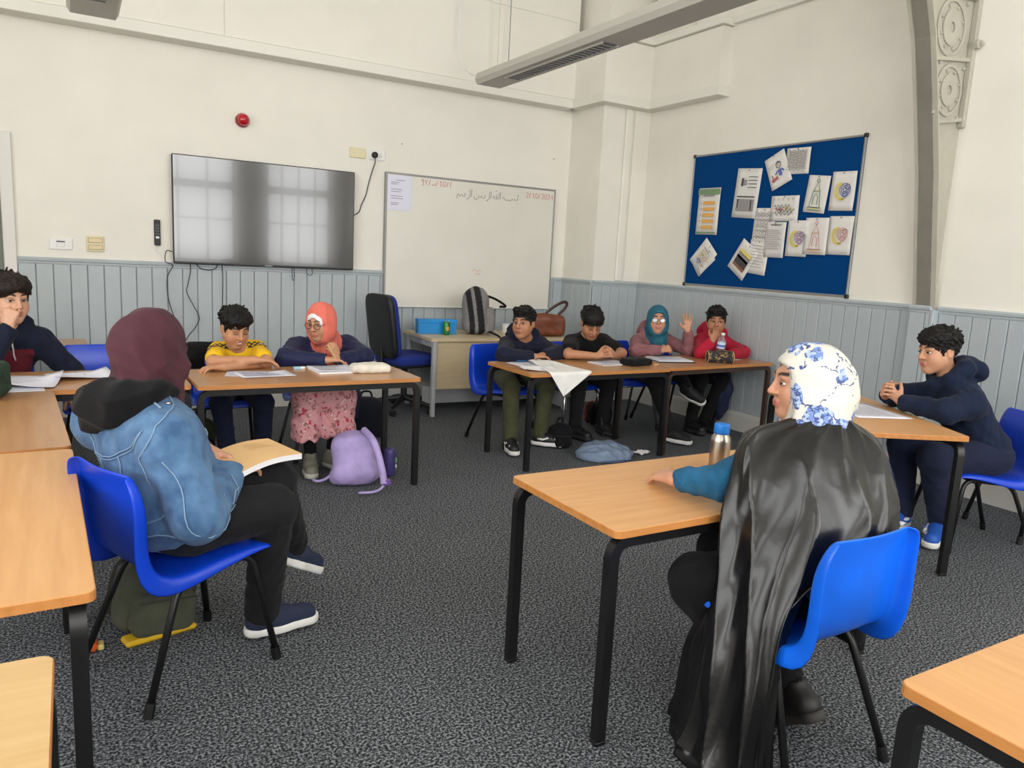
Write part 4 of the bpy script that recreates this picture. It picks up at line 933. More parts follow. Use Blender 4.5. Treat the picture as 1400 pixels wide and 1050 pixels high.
        for sd in 'RL':
            d = unit(J['an'+sd]-J['kn'+sd]); F.cone(J['an'+sd]+d*.03, J['an'+sd]+d*.09, .04*s, .05*s, .006, 'sub')
        P, Q = F.mesh(); return mk_np(name, P, Q, m, p.root, p.b)
    def shoe(p, an, toe, upper, sole, L=.24, up=(0, 0, 1), stripes=None):
        """trainer: sole slab, upper with a toe box and an ankle collar, laces; an = ankle point, toe = direction"""
        an = A(an); R = frame(toe, up); o = an-R[:, 2]*(.085)-R[:, 1]*.055; w = lambda x, y, z: o+R@A((x, y, z))
        lo, hi = bounds([w(x, y, z) for x in (-.06, .06) for y in (-.03, L+.02) for z in (-.01, .15)], .0); F = Field(lo, hi, .005, .01)
        F.chain([w(0, .035, .045), w(0, .11, .045), w(-.004, L-.05, .035)], [.038, .040, .038], .03); F.cone(w(0, .045, .06), w(0, .05, .105), .037, .036, .03); F.cone(w(0, .06, .085), w(0, .13, .06), .028, .026, .02)
        F.cone(w(0, .052, .10), w(0, .05, .15), .027, .03, .006, 'sub'); F.cut(w(0, 0, .022), -R[:, 2])
        P, Q = F.mesh(); so = mk_np('shoe', P, Q, upper, p.root, p.b)
        F = Field(lo, hi, .005, .01); F.chain([w(0, .03, .018), w(.002, .11, .016), w(-.003, L-.045, .018)], [.040, .041, .043], .03); F.cut(w(0, 0, .031), R[:, 2]); F.cut(w(0, 0, 0), -R[:, 2])
        P, Q = F.mesh(); mk_np('sole', P, Q, sole, so, p.b)
        LM = MATS.get('lace_white') or mat('lace_white', (222, 220, 214), .8)
        for k in range(4):
            y = .105+.022*k; z = .089-.010*k; MB().tube([tuple(w(x, y+abs(x)*.2, z-x*x*22)-p.b) for x in (-.028, -.014, 0, .014, .028)], .0035, 5).build('lace', stripes or LM, so)
        return so
    def on_top(p, pts, off=.003):
        out = []
        for q in pts:
            r = p.surf.find_nearest(Vector(q)); out.append(r[0]+r[1]*off)
        return out
    def strip(p, name, pts, m, w=.004, parent=None, n=5):
        q = p.on_top(spline([tuple(x) for x in pts], n)); q = [x-Vector(p.b) for x in q]; return MB().tube(q, w, 5).build(name, m, parent or p.root, True)
    def patch(p, name, c, ex, ez, w, h, m, n=5, off=.004):
        """small printed patch lying on the garment"""
        ex, ez = unit(ex), unit(ez); g = [[Vector(A(c)+ex*w*(i/(n-1)-.5)+ez*h*(j/(n-1)-.5)) for j in range(n)] for i in range(n)]
        vs = [x-Vector(p.b) for row in g for x in p.on_top(row, off)]; return mk(name, vs, [(i*n+j, (i+1)*n+j, (i+1)*n+j+1, i*n+j+1) for i in range(n-1) for j in range(n-1)], m, p.root, True)
    def hijab(p, m, tail=None, folds=(.003, 70, 3), open_r=(.058, .08, .096), drape=.10, colors=None, name='headscarf', back=0.0, cz=-.028, extra=None, h=.0055, inner=None):
        J = p.J; s = p.s; c = J['head']; R = p.R; hp = lambda x, y, z: c+s*(R@A((x, y, z)))
        lo, hi = bounds([c, J['nk'], J['nk']-p.up*.28+p.fw*.1], .2); F = Field(lo, hi, h)
        F.ell(hp(0, -.014, .024), A((.093, .113, .107))*s, R, .03); F.ell(hp(0, .012, -.050), A((.088, .086, .092))*s, R, .05)
        F.cone(hp(0, -.01, -.07), J['nk']+p.up*.0, .082*s, .098*s, .05)
        if back: F.ell(hp(0, -.07, -.01), A((.07, .06+back, .075))*s, R, .05)
        if drape: F.ell(J['nk']-p.up*.03+p.fw*.01, A((.115*s, .105*s, drape)), p.T, .05)
        if tail: F.chain([A(t[:3]) for t in tail], [t[3] for t in tail], .03)
        if extra: extra(F, hp)
        a = R[:, 0]; 
        def fold(P):
            q = (P-c)@R/s; x, y, z = q.T; w = np.clip(.35+(.06-z)*6, .15, 1.6)
            return folds[0]*w*((np.abs(np.sin(folds[1]*.5*(x+.45*y)+1.3*np.sin(16*z+9*y+folds[2])))-.6)+.7*(np.abs(np.sin(folds[1]*.36*(y-.5*x)+1.1*np.sin(21*z+folds[2]*2)))-.6))
        F.disp(fold); F.disp(wrinkles(folds[0]*.5, 40, folds[2]+11))
        F.ell(hp(0, .128, cz), A(open_r)*A((1, 1.15, 1))*s, R, .010, 'sub'); F.box(hp(0, .168, -.030), A((.115, .100, .098))*s, .03*s, R, .012, 'sub'); F.ell(hp(0, -.004, .012), A((.068, .090, .082))*s, R, .01, 'sub'); F.ell(hp(0, .05, -.03), A((.054, .05, .073))*s, R, .008, 'sub')
        P, Q = F.mesh(); return mk_np(name, P, Q, m, p.root, p.b, colors(P) if colors else None)
# ================================================================== the class
NAVY = cloth('navy_sweatshirt', (28, 31, 48)); WHITESOLE = mat('white_sole', (228, 226, 222), .6)
BLKT = cloth('black_cotton', (20, 20, 22)); BLKJ = cloth('black_denim', (30, 30, 33)); DNAVY = cloth('dark_navy_cotton', (24, 30, 52))
WHT = cloth('white_print', (224, 222, 220), .02, bump=.05)
STEEL = mat('spectacle_dark', (40, 34, 32), .3)

# -- boy in yellow football shirt ---------------------------------------------------
p = Person('smiling boy in a yellow football shirt leaning on crossed arms', (.86, 4.95), dict(head=(.838, 4.735, .888), nk=(.868, 4.83, .755), pv=(.90, 5.07, .47), shR=(.765, 4.86, .725), shL=(.982, 4.85, .735),
    elR=(.695, 4.63, .70), wrR=(.905, 4.515, .722), elL=(1.0, 4.62, .695), wrL=(.735, 4.50, .688), knR=(.745, 4.68, .44), knL=(.985, 4.66, .44), anR=(.79, 4.72, .10), anL=(.995, 4.72, .10)), (.22, -.88, -.36), .97, (190, 138, 104), (178, 96, 88), smile=1)
p.body([dict(hand='R', d=(1, .02, -.08), n=(0, -.2, -1), curl=.25, spread=.5), dict(hand='L', d=(-1, -.05, 0), n=(0, 0, -1), curl=.3)], bare='RL')
eyes(p.root, p.b, p.J['head'], p.R, p.s, (0, -1), .0); hair(p.root, p.b, p.J['head'], p.R, p.s, 'curly', HAIRB, 4)
def yel(P):
    c = np.tile(A(lin((232, 186, 34))[:3]), (len(P), 1)); J = p.J
    for sd in 'RL':
        q = P-J['sh'+sd]; t = (P-J['nk'])@unit(J['sh'+sd]-J['nk']); dd = np.abs(((P-J['nk'])@p.fw)-.012); up = ((P-J['nk'])@p.up)
        m = (t > .04) & (t < .17) & (dd < .026) & (up > -.09); chk = (np.sin(t*210)*np.sin(((P-J['nk'])@p.fw)*190) > -.2); c[m & chk] = A(lin((34, 30, 44))[:3])
    return c
YEL = cloth('yellow_jersey', (232, 186, 34), .04, attr=True, bump=.08)
p.top('football_shirt', YEL, {'R': .5, 'L': .5}, colors=yel, h=.006, wr=(.003, 60, 3), r=(.056, .052, .05, .04), neck=.056)
p.patch('sleeve_badge', p.J['shL']+A((.02, -.075, .075)), (1, 0, 0), (0, -.6, 1), .042, .042, mat('badge_lilac', (206, 196, 222), .7))
p.trousers(DNAVY)
for sd, t in (('R', (-.1, -1, 0)), ('L', (.1, -1, 0))): p.shoe(p.J['an'+sd], t, mat('dark_shoe', (30, 30, 34), .6), mat('dark_sole', (40, 40, 42), .7), .22)

# -- girl in coral headscarf ----------------------------------------------------------
p = Person('girl in a coral headscarf, glasses, navy jacket and pink floral skirt', (1.44, 5.0), dict(head=(1.375, 4.80, .918), nk=(1.435, 4.90, .785), pv=(1.47, 5.10, .48), shR=(1.262, 4.93, .735), shL=(1.60, 4.94, .74),
    elR=(1.135, 4.71, .70), wrR=(1.345, 4.575, .705), elL=(1.64, 4.72, .70), wrL=(1.42, 4.585, .705), knR=(1.27, 4.68, .45), knL=(1.47, 4.68, .45), anR=(1.25, 4.56, .09), anL=(1.40, 4.62, .09)), (-.72, -.64, -.22), .97, (190, 140, 110), (176, 104, 94))
p.body([dict(hand='L', d=(-.35, -.12, .85), n=(-.5, .8, .1), curl=.75), dict(hand='R', d=(1, 0, 0), n=(0, 0, -1), curl=.3)])
eyes(p.root, p.b, p.J['head'], p.R, p.s, (-.5, -.6), .4); glasses(p.root, p.b, p.J['head'], p.R, p.s, STEEL)
CORAL = cloth('coral_chiffon', (222, 116, 100), .05, bump=.08)
p.top('padded_jacket', cloth('navy_padded_nylon', (30, 34, 68), .08, rough=.55), fat=1.08, r=(.072, .062, .060, .046), shoulder=.068, wr=(.007, 42, 8))
J = p.J; nk = J['nk']
p.hijab(CORAL, tail=[(*(nk+p.fw*.10-p.up*.0), .055), (*(nk+p.fw*.135-p.up*.09), .045), (*(nk+p.fw*.14-p.up*.17+p.side*.02), .03)], cz=-.012, open_r=(.060, .08, .112), drape=.07, folds=(.006, 70, 3))
hp = lambda x, y, z: J['head']+p.s*(p.R@A((x, y, z)))
F = Field(J['head']-.16, J['head']+.16, .005); F.ell(hp(0, -.008, .024), A((.083, .104, .094))*p.s, p.R); F.ell(hp(0, .128, -.034), A((.058, .08, .098))*p.s, p.R, .01, 'sub'); F.cut(hp(0, -.01, 0), -p.R[:, 1]); F.ell(hp(0, -.004, .012), A((.07, .092, .084))*p.s, p.R, .01, 'sub'); P, Q = F.mesh(); mk_np('under_cap', P, Q, cloth('white_jersey', (230, 228, 232), .02), p.root, p.b)
def floral(name, base, cols, scale=22, thr=.34, seed=0.0, rough=.8):
    m = bpy.data.materials.new(name); m.use_nodes = True; nt = m.node_tree; L = nt.links.new; b = nt.nodes['Principled BSDF']; b.inputs['Roughness'].default_value = rough
    tc = nt.nodes.new('ShaderNodeTexCoord'); prev = None
    wn = nt.nodes.new('ShaderNodeTexNoise'); wn.inputs['Scale'].default_value = scale*1.6; L(tc.outputs['Object'], wn.inputs['Vector'])
    mv = nt.nodes.new('ShaderNodeMix'); mv.data_type = 'RGBA'; mv.blend_type = 'ADD'; mv.inputs[0].default_value = .06; L(tc.outputs['Object'], mv.inputs[6]); L(wn.outputs[1], mv.inputs[7])
    for i, (c, sc, t) in enumerate(cols):
        v = nt.nodes.new('ShaderNodeTexVoronoi'); v.inputs['Scale'].default_value = scale*sc; mp = nt.nodes.new('ShaderNodeMapping'); mp.inputs['Location'].default_value = (seed+i*1.7, i*.9, i*2.3); L(mv.outputs[2], mp.inputs[0]); L(mp.outputs[0], v.inputs['Vector'])
        r = nt.nodes.new('ShaderNodeMath'); r.operation = 'LESS_THAN'; r.inputs[1].default_value = t; L(v.outputs['Distance'], r.inputs[0])
        mx = nt.nodes.new('ShaderNodeMix'); mx.data_type = 'RGBA'; L(r.outputs[0], mx.inputs[0]); mx.inputs[7].default_value = lin(c)
        if prev is None: mx.inputs[6].default_value = lin(base)
        else: L(prev, mx.inputs[6])
        prev = mx.outputs[2]
    L(prev, b.inputs['Base Color']); return m
FLO = floral('pink_floral_cotton', (222, 160, 164), [((178, 120, 122), 1.0, .30), ((196, 60, 84), .9, .24), ((112, 52, 56), 1.5, .20), ((240, 206, 206), 1.3, .22), ((96, 104, 76), 2.0, .14)], 20)
lo, hi = bounds([J['pv'], J['knR'], J['knL'], J['anR'], J['anL']], .17); F = Field(lo, hi, .0075); F.ell(J['pv'], (.16, .14, .10), None, .05)
for sd, sg in (('R', 1), ('L', -1)):
    hip = J['pv']+p.side*sg*.07; F.cone(hip, J['kn'+sd], .095, .092, .06); F.cone(J['kn'+sd], J['kn'+sd]*.34+J['an'+sd]*.66+p.side*sg*.035, .090, .095, .06)
F.cone(J['knR'], J['knL'], .085, None, .05); F.cone(J['knR']-A((0, 0, .2)), J['knL']-A((0, 0, .2)), .085, None, .06)
zh = .205; F.cut((0, 0, zh), (0, 0, -1)); F.disp(lambda P: .008*np.sin(70*P[:, 0]+3*np.sin(20*P[:, 2]))*np.clip((.5-P[:, 2])*4, 0, 1)); F.disp(wrinkles(.004, 45, 12))
P, Q = F.mesh(); mk_np('floral_skirt', P, Q, FLO, p.root, p.b)
F = Field(*bounds([J['anR'], J['anL'], J['anR']+A((0, 0, .2))], .1), .006)
for sd in 'RL': F.cone(J['an'+sd]-A((0, 0, .02)), J['an'+sd]*.6+J['kn'+sd]*.4, .036, .042, .02)
P, Q = F.mesh(); mk_np('leggings', P, Q, BLKT, p.root, p.b)
GREYSH = mat('grey_canvas_shoe', (128, 126, 114), .8, bump=.2, bscale=200); SOLEC = mat('pale_sole', (196, 194, 184), .7)
p.shoe(J['anR'], (-.25, -1, 0), GREYSH, SOLEC, .24, stripes=mat('lace_grey', (150, 148, 136), .8)); p.shoe(J['anL'], (.45, -.9, 0), GREYSH, SOLEC, .24, stripes=MATS['lace_grey'])
pen = tag(MB().tube([(1.40, 4.548, .715), (1.345, 4.535, .80)], .004, 8).build('pen', mat('pen_yellow', (206, 176, 110), .4)), 'slim pen held by the girl in the coral headscarf', 'pen')

# -- boy in navy sweatshirt, olive trousers -------------------------------------------
p = Person('boy in a navy sweatshirt and olive trousers looking over his shoulder', (2.95, 5.0), dict(head=(2.885, 4.785, .920), nk=(2.945, 4.865, .798), pv=(3.0, 5.12, .48), shR=(2.815, 4.89, .745), shL=(3.095, 4.90, .745),
    elR=(2.665, 4.67, .70), wrR=(2.86, 4.575, .698), elL=(3.14, 4.71, .70), wrL=(2.95, 4.60, .70), knR=(2.75, 4.69, .46), knL=(3.05, 4.68, .46), anR=(2.715, 4.60, .10), anL=(3.0, 4.66, .10)), (-.82, -.56, -.04), .96, (176, 124, 92), (150, 88, 78))
p.body([dict(hand='R', d=(1, -.1, 0), n=(0, 0, -1), curl=.3), dict(hand='L', d=(-1, -.2, 0), n=(0, 0, -1), curl=.3)]); eyes(p.root, p.b, p.J['head'], p.R, p.s, (-.6, 0), .6); hair(p.root, p.b, p.J['head'], p.R, p.s, 'short', HAIRB, 2)
p.top('sweatshirt', NAVY, r=(.064, .058, .056, .042), wr=(.0055, 48, 21), hood=True); J = p.J
p.patch('chest_print', J['nk']+p.fw*.11-p.up*.10-p.side*.08, (1, 0, 0), (0, 0, 1), .05, .009, WHT); p.patch('chest_print', J['nk']+p.fw*.11-p.up*.115-p.side*.08, (1, 0, 0), (0, 0, 1), .02, .008, mat('print_red', (176, 40, 52), .7))
p.trousers(cloth('olive_twill', (70, 72, 50), .08), r=(.09, .07, .066, .056))
BW1 = mat('black_white_trainer', (26, 26, 28), .5)
for sd, t in (('R', (-.35, -.94, 0)), ('L', (.72, -.7, 0))):
    so = p.shoe(J['an'+sd], t, BW1, WHITESOLE, .25); R_ = frame(t); o_ = J['an'+sd]-A((0, 0, .085))-R_[:, 1]*.055
    for sx in (-1, 1): MB().tube([tuple(o_+R_@A((sx*x, y, z))-p.b) for x, y, z in ((.040, .05, .055), (.042, .09, .05), (.036, .13, .065))], .009, 6).build('side_panel', WHITESOLE, so, True)
    MB().tube([tuple(o_+R_@A((x, .185-x*x*8, .052))-p.b) for x in (-.03, -.01, .01, .03)], .012, 6).build('toe_panel', WHITESOLE, so, True)

# -- boy in black T-shirt ---------------------------------------------------------------
p = Person('boy in a black T-shirt looking down at his clasped hands', (3.55, 5.0), dict(head=(3.468, 4.74, .925), nk=(3.535, 4.855, .81), pv=(3.60, 5.13, .48), shR=(3.385, 4.87, .755), shL=(3.69, 4.87, .755),
    elR=(3.205, 4.65, .70), wrR=(3.375, 4.51, .70), elL=(3.70, 4.63, .70), wrL=(3.52, 4.49, .70), knR=(3.36, 4.70, .46), knL=(3.63, 4.68, .46), anR=(3.42, 4.80, .10), anL=(3.72, 4.84, .10)), (-.22, -.80, -.56), .98, (180, 128, 96), (150, 90, 80))
p.body([dict(hand='R', d=(.75, -.5, .35), n=(.55, .8, -.3), curl=.55), dict(hand='L', d=(-.75, -.45, .35), n=(-.5, .8, -.3), curl=.6)], bare='RL'); eyes(p.root, p.b, p.J['head'], p.R, p.s, (0, -1), .15); hair(p.root, p.b, p.J['head'], p.R, p.s, 'fringe', HAIRB, 5)
p.top('t_shirt', BLKT, {'R': .5, 'L': .5}, wr=(.0035, 50, 31), r=(.062, .06, .05, .04)); J = p.J
def letters(pp, c, ex, ez, h, strokes_list, m, w):
    x = 0
    for st in strokes_list:
        for s_ in st: pp.strip('print_letter', [c+unit(ex)*(x+px*h*.7)+unit(ez)*(py*h) for px, py in s_], m, w, n=2)
        x += h*.85
letters(p, J['nk']+p.fw*.13-p.up*.135+A((-.07, 0, 0))+A((.06, 0, 0)), (1, .1, -.1), (0, -.2, 1), .026, [DIG['0'], DIG['0'], [[(0, 0), (0, 1), (.5, .9), (.4, .55), (0, .5), (.6, 0)]], [[(.6, 1), (0, .95), (.1, .5), (.5, .45), (.1, .4), (0, .05), (.6, 0)]]], WHT, .0035)
p.trousers(BLKJ)
for sd in 'RL': p.shoe(J['an'+sd], (.1, -1, 0), mat('black_trainer', (22, 22, 24), .5), mat('dark_sole', (40, 40, 42), .7), .25)

# -- girl raising her hand -----------------------------------------------------------------
p = Person('girl in a teal headscarf and mauve hoodie raising her hand', (4.28, 5.0), dict(head=(4.235, 4.86, .942), nk=(4.275, 4.935, .81), pv=(4.33, 5.17, .48), shR=(4.125, 4.96, .745), shL=(4.43, 4.95, .75),
    elR=(3.96, 4.78, .70), wrR=(4.10, 4.63, .715), elL=(4.47, 4.71, .705), wrL=(4.415, 4.68, .865), knR=(4.12, 4.74, .47), knL=(4.40, 4.72, .49), anR=(4.09, 4.42, .10), anL=(4.31, 4.52, .42)), (-.56, -.82, .02), .96, (196, 144, 116), (178, 104, 98))
p.body([dict(hand='L', d=(-.10, 0, 1), n=(-.62, -.75, 0), curl=.05, spread=1.1, thumb=.8), dict(hand='R', d=(1, -.1, .2), n=(0, .7, -.7), curl=.6)]); eyes(p.root, p.b, p.J['head'], p.R, p.s, (0, 0), .6); glasses(p.root, p.b, p.J['head'], p.R, p.s, STEEL, glare=True)
p.top('hoodie', cloth('mauve_fleece', (140, 94, 98), .08), r=(.062, .056, .054, .046), wr=(.0055, 48, 41), hood=True); J = p.J
p.hijab(cloth('teal_jersey', (44, 98, 118), .06), drape=.12, open_r=(.057, .08, .095), folds=(.004, 90, 1), tail=[(*(J['nk']+p.fw*.07), .075), (*(J['nk']+p.fw*.115-p.up*.10), .065)])
p.trousers(BLKJ, r=(.086, .068, .06, .05))
for sd, t, u in (('R', (.35, -.95, 0), (0, 0, 1)), ('L', (.35, -.80, -.35), (-.5, -.3, .8))):
    so = p.shoe(J['an'+sd], t, mat('black_canvas', (22, 22, 24), .7), WHITESOLE, .24, up=u)

# -- boy in red hoodie ----------------------------------------------------------------------
p = Person('boy in a red hoodie with his hand at his chin', (4.75, 4.9), dict(head=(4.665, 4.62, .960), nk=(4.775, 4.72, .825), pv=(4.74, 5.04, .48), shR=(4.635, 4.74, .765), shL=(4.88, 4.74, .765),
    elR=(4.46, 4.55, .70), wrR=(4.515, 4.49, .80), elL=(4.905, 4.52, .70), wrL=(4.68, 4.42, .705), knR=(4.55, 4.62, .46), knL=(4.80, 4.62, .46), anR=(4.52, 4.66, .10), anL=(4.70, 4.68, .10)), (-.66, -.74, -.10), .97, (176, 122, 92), (152, 88, 80))
p.body([dict(hand='R', d=(.45, .0, .85), n=(.3, .9, -.2), curl=.45), dict(hand='L', d=(-1, -.1, .2), n=(0, .3, -1), curl=.5)]); eyes(p.root, p.b, p.J['head'], p.R, p.s, (-.6, 0), .6); hair(p.root, p.b, p.J['head'], p.R, p.s, 'short', HAIRB, 9)
p.top('hoodie', cloth('crimson_fleece', (176, 34, 58), .06), r=(.064, .058, .056, .046), wr=(.0055, 46, 51), hood=True); p.trousers(BLKT); J = p.J
for sd in 'RL': p.shoe(J['an'+sd], (-.1, -1, 0), MATS['black_trainer'], MATS['dark_sole'], .25)

# -- boy with maroon-panelled hoodie -----------------------------------------------------------
p = Person('boy in a navy and maroon hoodie resting his mouth on his fist', (-.33, 5.0), dict(head=(-.285, 4.745, 1.04), nk=(-.325, 4.85, .885), pv=(-.37, 5.12, .50), shR=(-.50, 4.86, .80), shL=(-.165, 4.90, .80),
    elR=(-.40, 4.58, .705), wrR=(-.285, 4.625, .90), elL=(-.02, 4.93, .62), wrL=(-.02, 4.86, .475), knR=(-.45, 4.70, .48), knL=(-.20, 4.68, .48), anR=(-.42, 4.72, .10), anL=(-.17, 4.70, .10)), (.46, -.87, -.10), 1.04, (206, 160, 132), (186, 116, 106))
p.body([dict(hand='R', d=(.15, .15, 1), n=(.2, .9, 0), curl=.85, thumb=.2), dict(hand='L', d=(.25, -1, -.1), n=(.1, 0, -1), curl=.3)]); eyes(p.root, p.b, p.J['head'], p.R, p.s, (.7, .2), .6); hair(p.root, p.b, p.J['head'], p.R, p.s, 'wavy', HAIRD, 3)
J = p.J
def maroonpanel(P):
    c = np.tile(A(lin((26, 31, 50))[:3]), (len(P), 1)); q = P-J['nk']; t = q@p.up; f = q@p.fw; sdx = q@p.side
    c[(t < -.085) & (f > 0) & (np.abs(sdx) < .135)] = A(lin((112, 38, 48))[:3]); c[(t < -.20) & (f > 0) & (sdx > -.02) & (sdx < .05)] = A(lin((214, 212, 218))[:3]); return c
p.top('hoodie', cloth('navy_maroon_fleece', (26, 31, 50), attr=True), colors=maroonpanel, r=(.068, .06, .058, .046), hood=True, wr=(.004, 46, 61), h=.006)
p.strip('drawstring', [J['nk']+p.fw*.10-p.up*.02-p.side*.035, J['nk']+p.fw*.13-p.up*.09-p.side*.045, J['nk']+p.fw*.13-p.up*.15-p.side*.055], WHT, .004); p.patch('sleeve_logo', J['elR']+(J['wrR']-J['elR'])*.25+A((0, -.06, 0)), (1, 0, 0), (0, 0, 1), .03, .02, WHT)
p.trousers(cloth('light_grey_jersey', (150, 152, 158)));
for sd in 'RL': p.shoe(J['an'+sd], (.05, -1, 0), MATS['dark_shoe'], MATS['dark_sole'], .25)

# -- boy in navy hoodie at the right ---------------------------------------------------------------
p = Person('boy in a navy hoodie and blue trainers sitting in profile with clasped hands', (4.12, 2.13), dict(head=(3.915, 2.280, 1.022), nk=(3.985, 2.235, .880), pv=(4.17, 2.11, .49), shL=(3.925, 2.085, .775), shR=(4.075, 2.355, .775),
    elL=(3.80, 2.125, .735), wrL=(3.805, 2.375, .735), elR=(3.99, 2.52, .735), wrR=(3.855, 2.50, .745), knL=(3.81, 2.16, .48), knR=(3.92, 2.40, .49), anL=(3.97, 2.17, .115), anR=(3.93, 2.36, .115)), (-.93, .34, -.14), .97, (196, 146, 116), (176, 104, 96))
p.body([dict(hand='L', d=(-.05, .75, .55), n=(.75, .1, .2), curl=.6), dict(hand='R', d=(-.75, -.25, .45), n=(.1, -.8, .1), curl=.6)]); eyes(p.root, p.b, p.J['head'], p.R, p.s, (0, -.4), .5); hair(p.root, p.b, p.J['head'], p.R, p.s, 'curly', HAIRB, 8)
J = p.J; NH = cloth('navy_hoodie_fleece', (24, 34, 56), .06)
def bighood(F):
    N = J['nk']; F.chain([N+p.side*.085+p.fw*.03+p.up*.02, N+p.side*.085-p.fw*.05+p.up*.04, N-p.fw*.085+p.up*.035, N-p.side*.085-p.fw*.05+p.up*.04, N-p.side*.085+p.fw*.03+p.up*.02, N+p.fw*.08, N+p.side*.085+p.fw*.03+p.up*.02], [.036, .042, .045, .042, .036, .032, .036], .03); F.ell(N-p.fw*.125-p.up*.01, A((.10, .05, .07)), p.T, .03)
p.top('hoodie', NH, fat=1.15, r=(.074, .064, .062, .048), shoulder=.066, hood=False, extra=bighood, wr=(.006, 44, 71), neck=.052)
p.patch('chest_flag', J['nk']+p.fw*.15-p.up*.16-p.side*.10, p.fw, (0, 0, 1), .045, .03, WHT); p.patch('chest_flag', J['nk']+p.fw*.11-p.up*.17-p.side*.13, p.fw, (0, 0, 1), .03, .03, mat('print_red', (176, 40, 52), .7), off=.006)
p.trousers(cloth('navy_joggers', (30, 36, 58)), r=(.105, .085, .078, .058))
TRB = mat('blue_suede_trainer', (28, 84, 176), .6); WLE = mat('white_leather', (232, 232, 232), .45)
for sd, t in (('L', (-.86, -.28, -.06)), ('R', (-.95, -.1, -.06))):
    so = p.shoe(J['an'+sd], t, TRB, WHITESOLE, .27, stripes=TRB); R_ = frame(t); o_ = J['an'+sd]-A((0, 0, .085))-R_[:, 1]*.055
    for sx in (-1, 1):
        MB().tube([tuple(o_+R_@A((sx*x, y, z))-p.b) for x, y, z in ((.034, .03, .055), (.0385, .065, .062), (.040, .105, .052), (.041, .145, .045))], .016, 7).build('side_panel', WLE, so, True)
        MB().tube([tuple(o_+R_@A((sx*x, y, z))-p.b) for x, y, z in ((.054, .055, .072), (.0565, .080, .055), (.0560, .11, .058), (.052, .145, .072))], .0050, 6).build('curved_stripe', TRB, so, True)
    MB().tube([tuple(o_+R_@A((x, .205-x*x*10, .050))-p.b) for x in (-.026, -.009, .009, .026)], .017, 7).build('toe_panel', WLE, so, True)
    F = Field(J['an'+sd]-.08, J['an'+sd]+A((.08, .08, .1)), .006); F.cone(J['an'+sd]-A((0, 0, .02)), J['an'+sd]+(J['kn'+sd]-J['an'+sd])*.2, .036, .04); P, Q = F.mesh(); mk_np('ankle', P, Q, mat('ankle_skin', (196, 146, 116), .5), p.root, p.b)
# -- woman in denim jacket ---------------------------------------------------------------
p = Person('woman in a maroon headscarf and denim jacket with a book on her lap', (.25, 2.5), dict(head=(.217, 2.645, 1.040), nk=(.155, 2.573, .885), pv=(.268, 2.522, .50), shR=(.238, 2.405, .775), shL=(.072, 2.755, .785),
    elR=(.300, 2.300, .580), wrR=(.425, 2.485, .652), elL=(.21, 2.83, .62), wrL=(.362, 2.600, .706), knR=(.555, 2.475, .52), knL=(.585, 2.60, .57), anR=(.545, 2.60, .10), anL=(.70, 2.80, .26)), (.62, .78, -.12), 1.0, (198, 148, 120), (170, 100, 92))
p.body([dict(hand='L', d=(.85, -.32, -.30), n=(-.3, -.2, -1), curl=.25, spread=.4), dict(hand='R', d=(.75, .6, .05), n=(-.2, .2, -1), curl=.35)], h=.0038); eyes(p.root, p.b, p.J['head'], p.R, p.s); glasses(p.root, p.b, p.J['head'], p.R, p.s, STEEL, .026, .021)
J = p.J; N = J['nk']
DENIM = mat('blue_denim', (54, 86, 124), .85, rgb2=(92, 126, 162), vscale=16, bump=.35, bscale=420, sheen=.1, spec=.2)
p.top('denim_jacket', DENIM, {'R': 1.0, 'L': .93}, fat=1.42, r=(.086, .077, .073, .052), shoulder=.082, wr=(.0065, 40, 81), h=.0065, neck=.05)
SEAM = mat('denim_seam', (122, 148, 176), .85)
def T(x, y, z): return N+p.T@A((x, y, z))
p.strip('seam', [T(-.17, -.02, -.04), T(-.12, -.12, -.10), T(0, -.16, -.13), T(.12, -.12, -.115), T(.165, -.06, -.10)], SEAM, 0.0020)
p.strip('seam', [T(-.17, -.02, -.05), T(-.12, -.12, -.11), T(0, -.16, -.14), T(.12, -.12, -.125), T(.165, -.06, -.11)], SEAM, 0.0017)
for a, b in ((.07, .055), (-.07, -.055)): p.strip('seam', [T(a, -.2, -.135), T((a+b)/2, -.2, -.24), T(b, -.2, -.34)], SEAM, 0.0019)
p.strip('seam', [T(.10, .07, .02), T(.155, .045, -.02), T(.185, .0, -.055), T(.185, -.05, -.10), T(.165, -.085, -.16), T(.155, -.06, -.23)], SEAM, 0.0022)
p.strip('seam', [J['shR']+p.side*.05-p.fw*.05-p.up*.02, (J['shR']+J['elR'])/2+p.side*.07-p.fw*.05, J['elR']+p.side*.05-p.fw*.06-p.up*.02, (J['elR']*.6+J['wrR']*.4)+p.side*.05-p.up*.05], SEAM, 0.0022)
p.strip('seam', [T(-.16, -.1, -.335), T(0, -.2, -.345), T(.13, -.12, -.345), T(.2, 0, -.345), T(.17, .1, -.335)], SEAM, 0.0023); p.strip('seam', [T(-.16, -.1, -.375), T(0, -.2, -.385), T(.13, -.12, -.385), T(.2, 0, -.385), T(.17, .1, -.375)], SEAM, 0.0023)
p.strip('seam', [J['wrR']-unit(J['wrR']-J['elR'])*.05+p.side*.06+p.up*.03, J['wrR']-unit(J['wrR']-J['elR'])*.05+p.side*.07, J['wrR']-unit(J['wrR']-J['elR'])*.05+p.side*.06-p.up*.05], SEAM, 0.0019)
p.strip('shoulder_tab', [T(.10, .0, .03), T(.13, -.01, .0), T(.16, -.01, -.04)], SEAM, 0.0043)
p.strip('pocket_flap', [T(.10, .2, -.14), T(.135, .16, -.15), T(.16, .10, -.16)], SEAM, 0.0029)
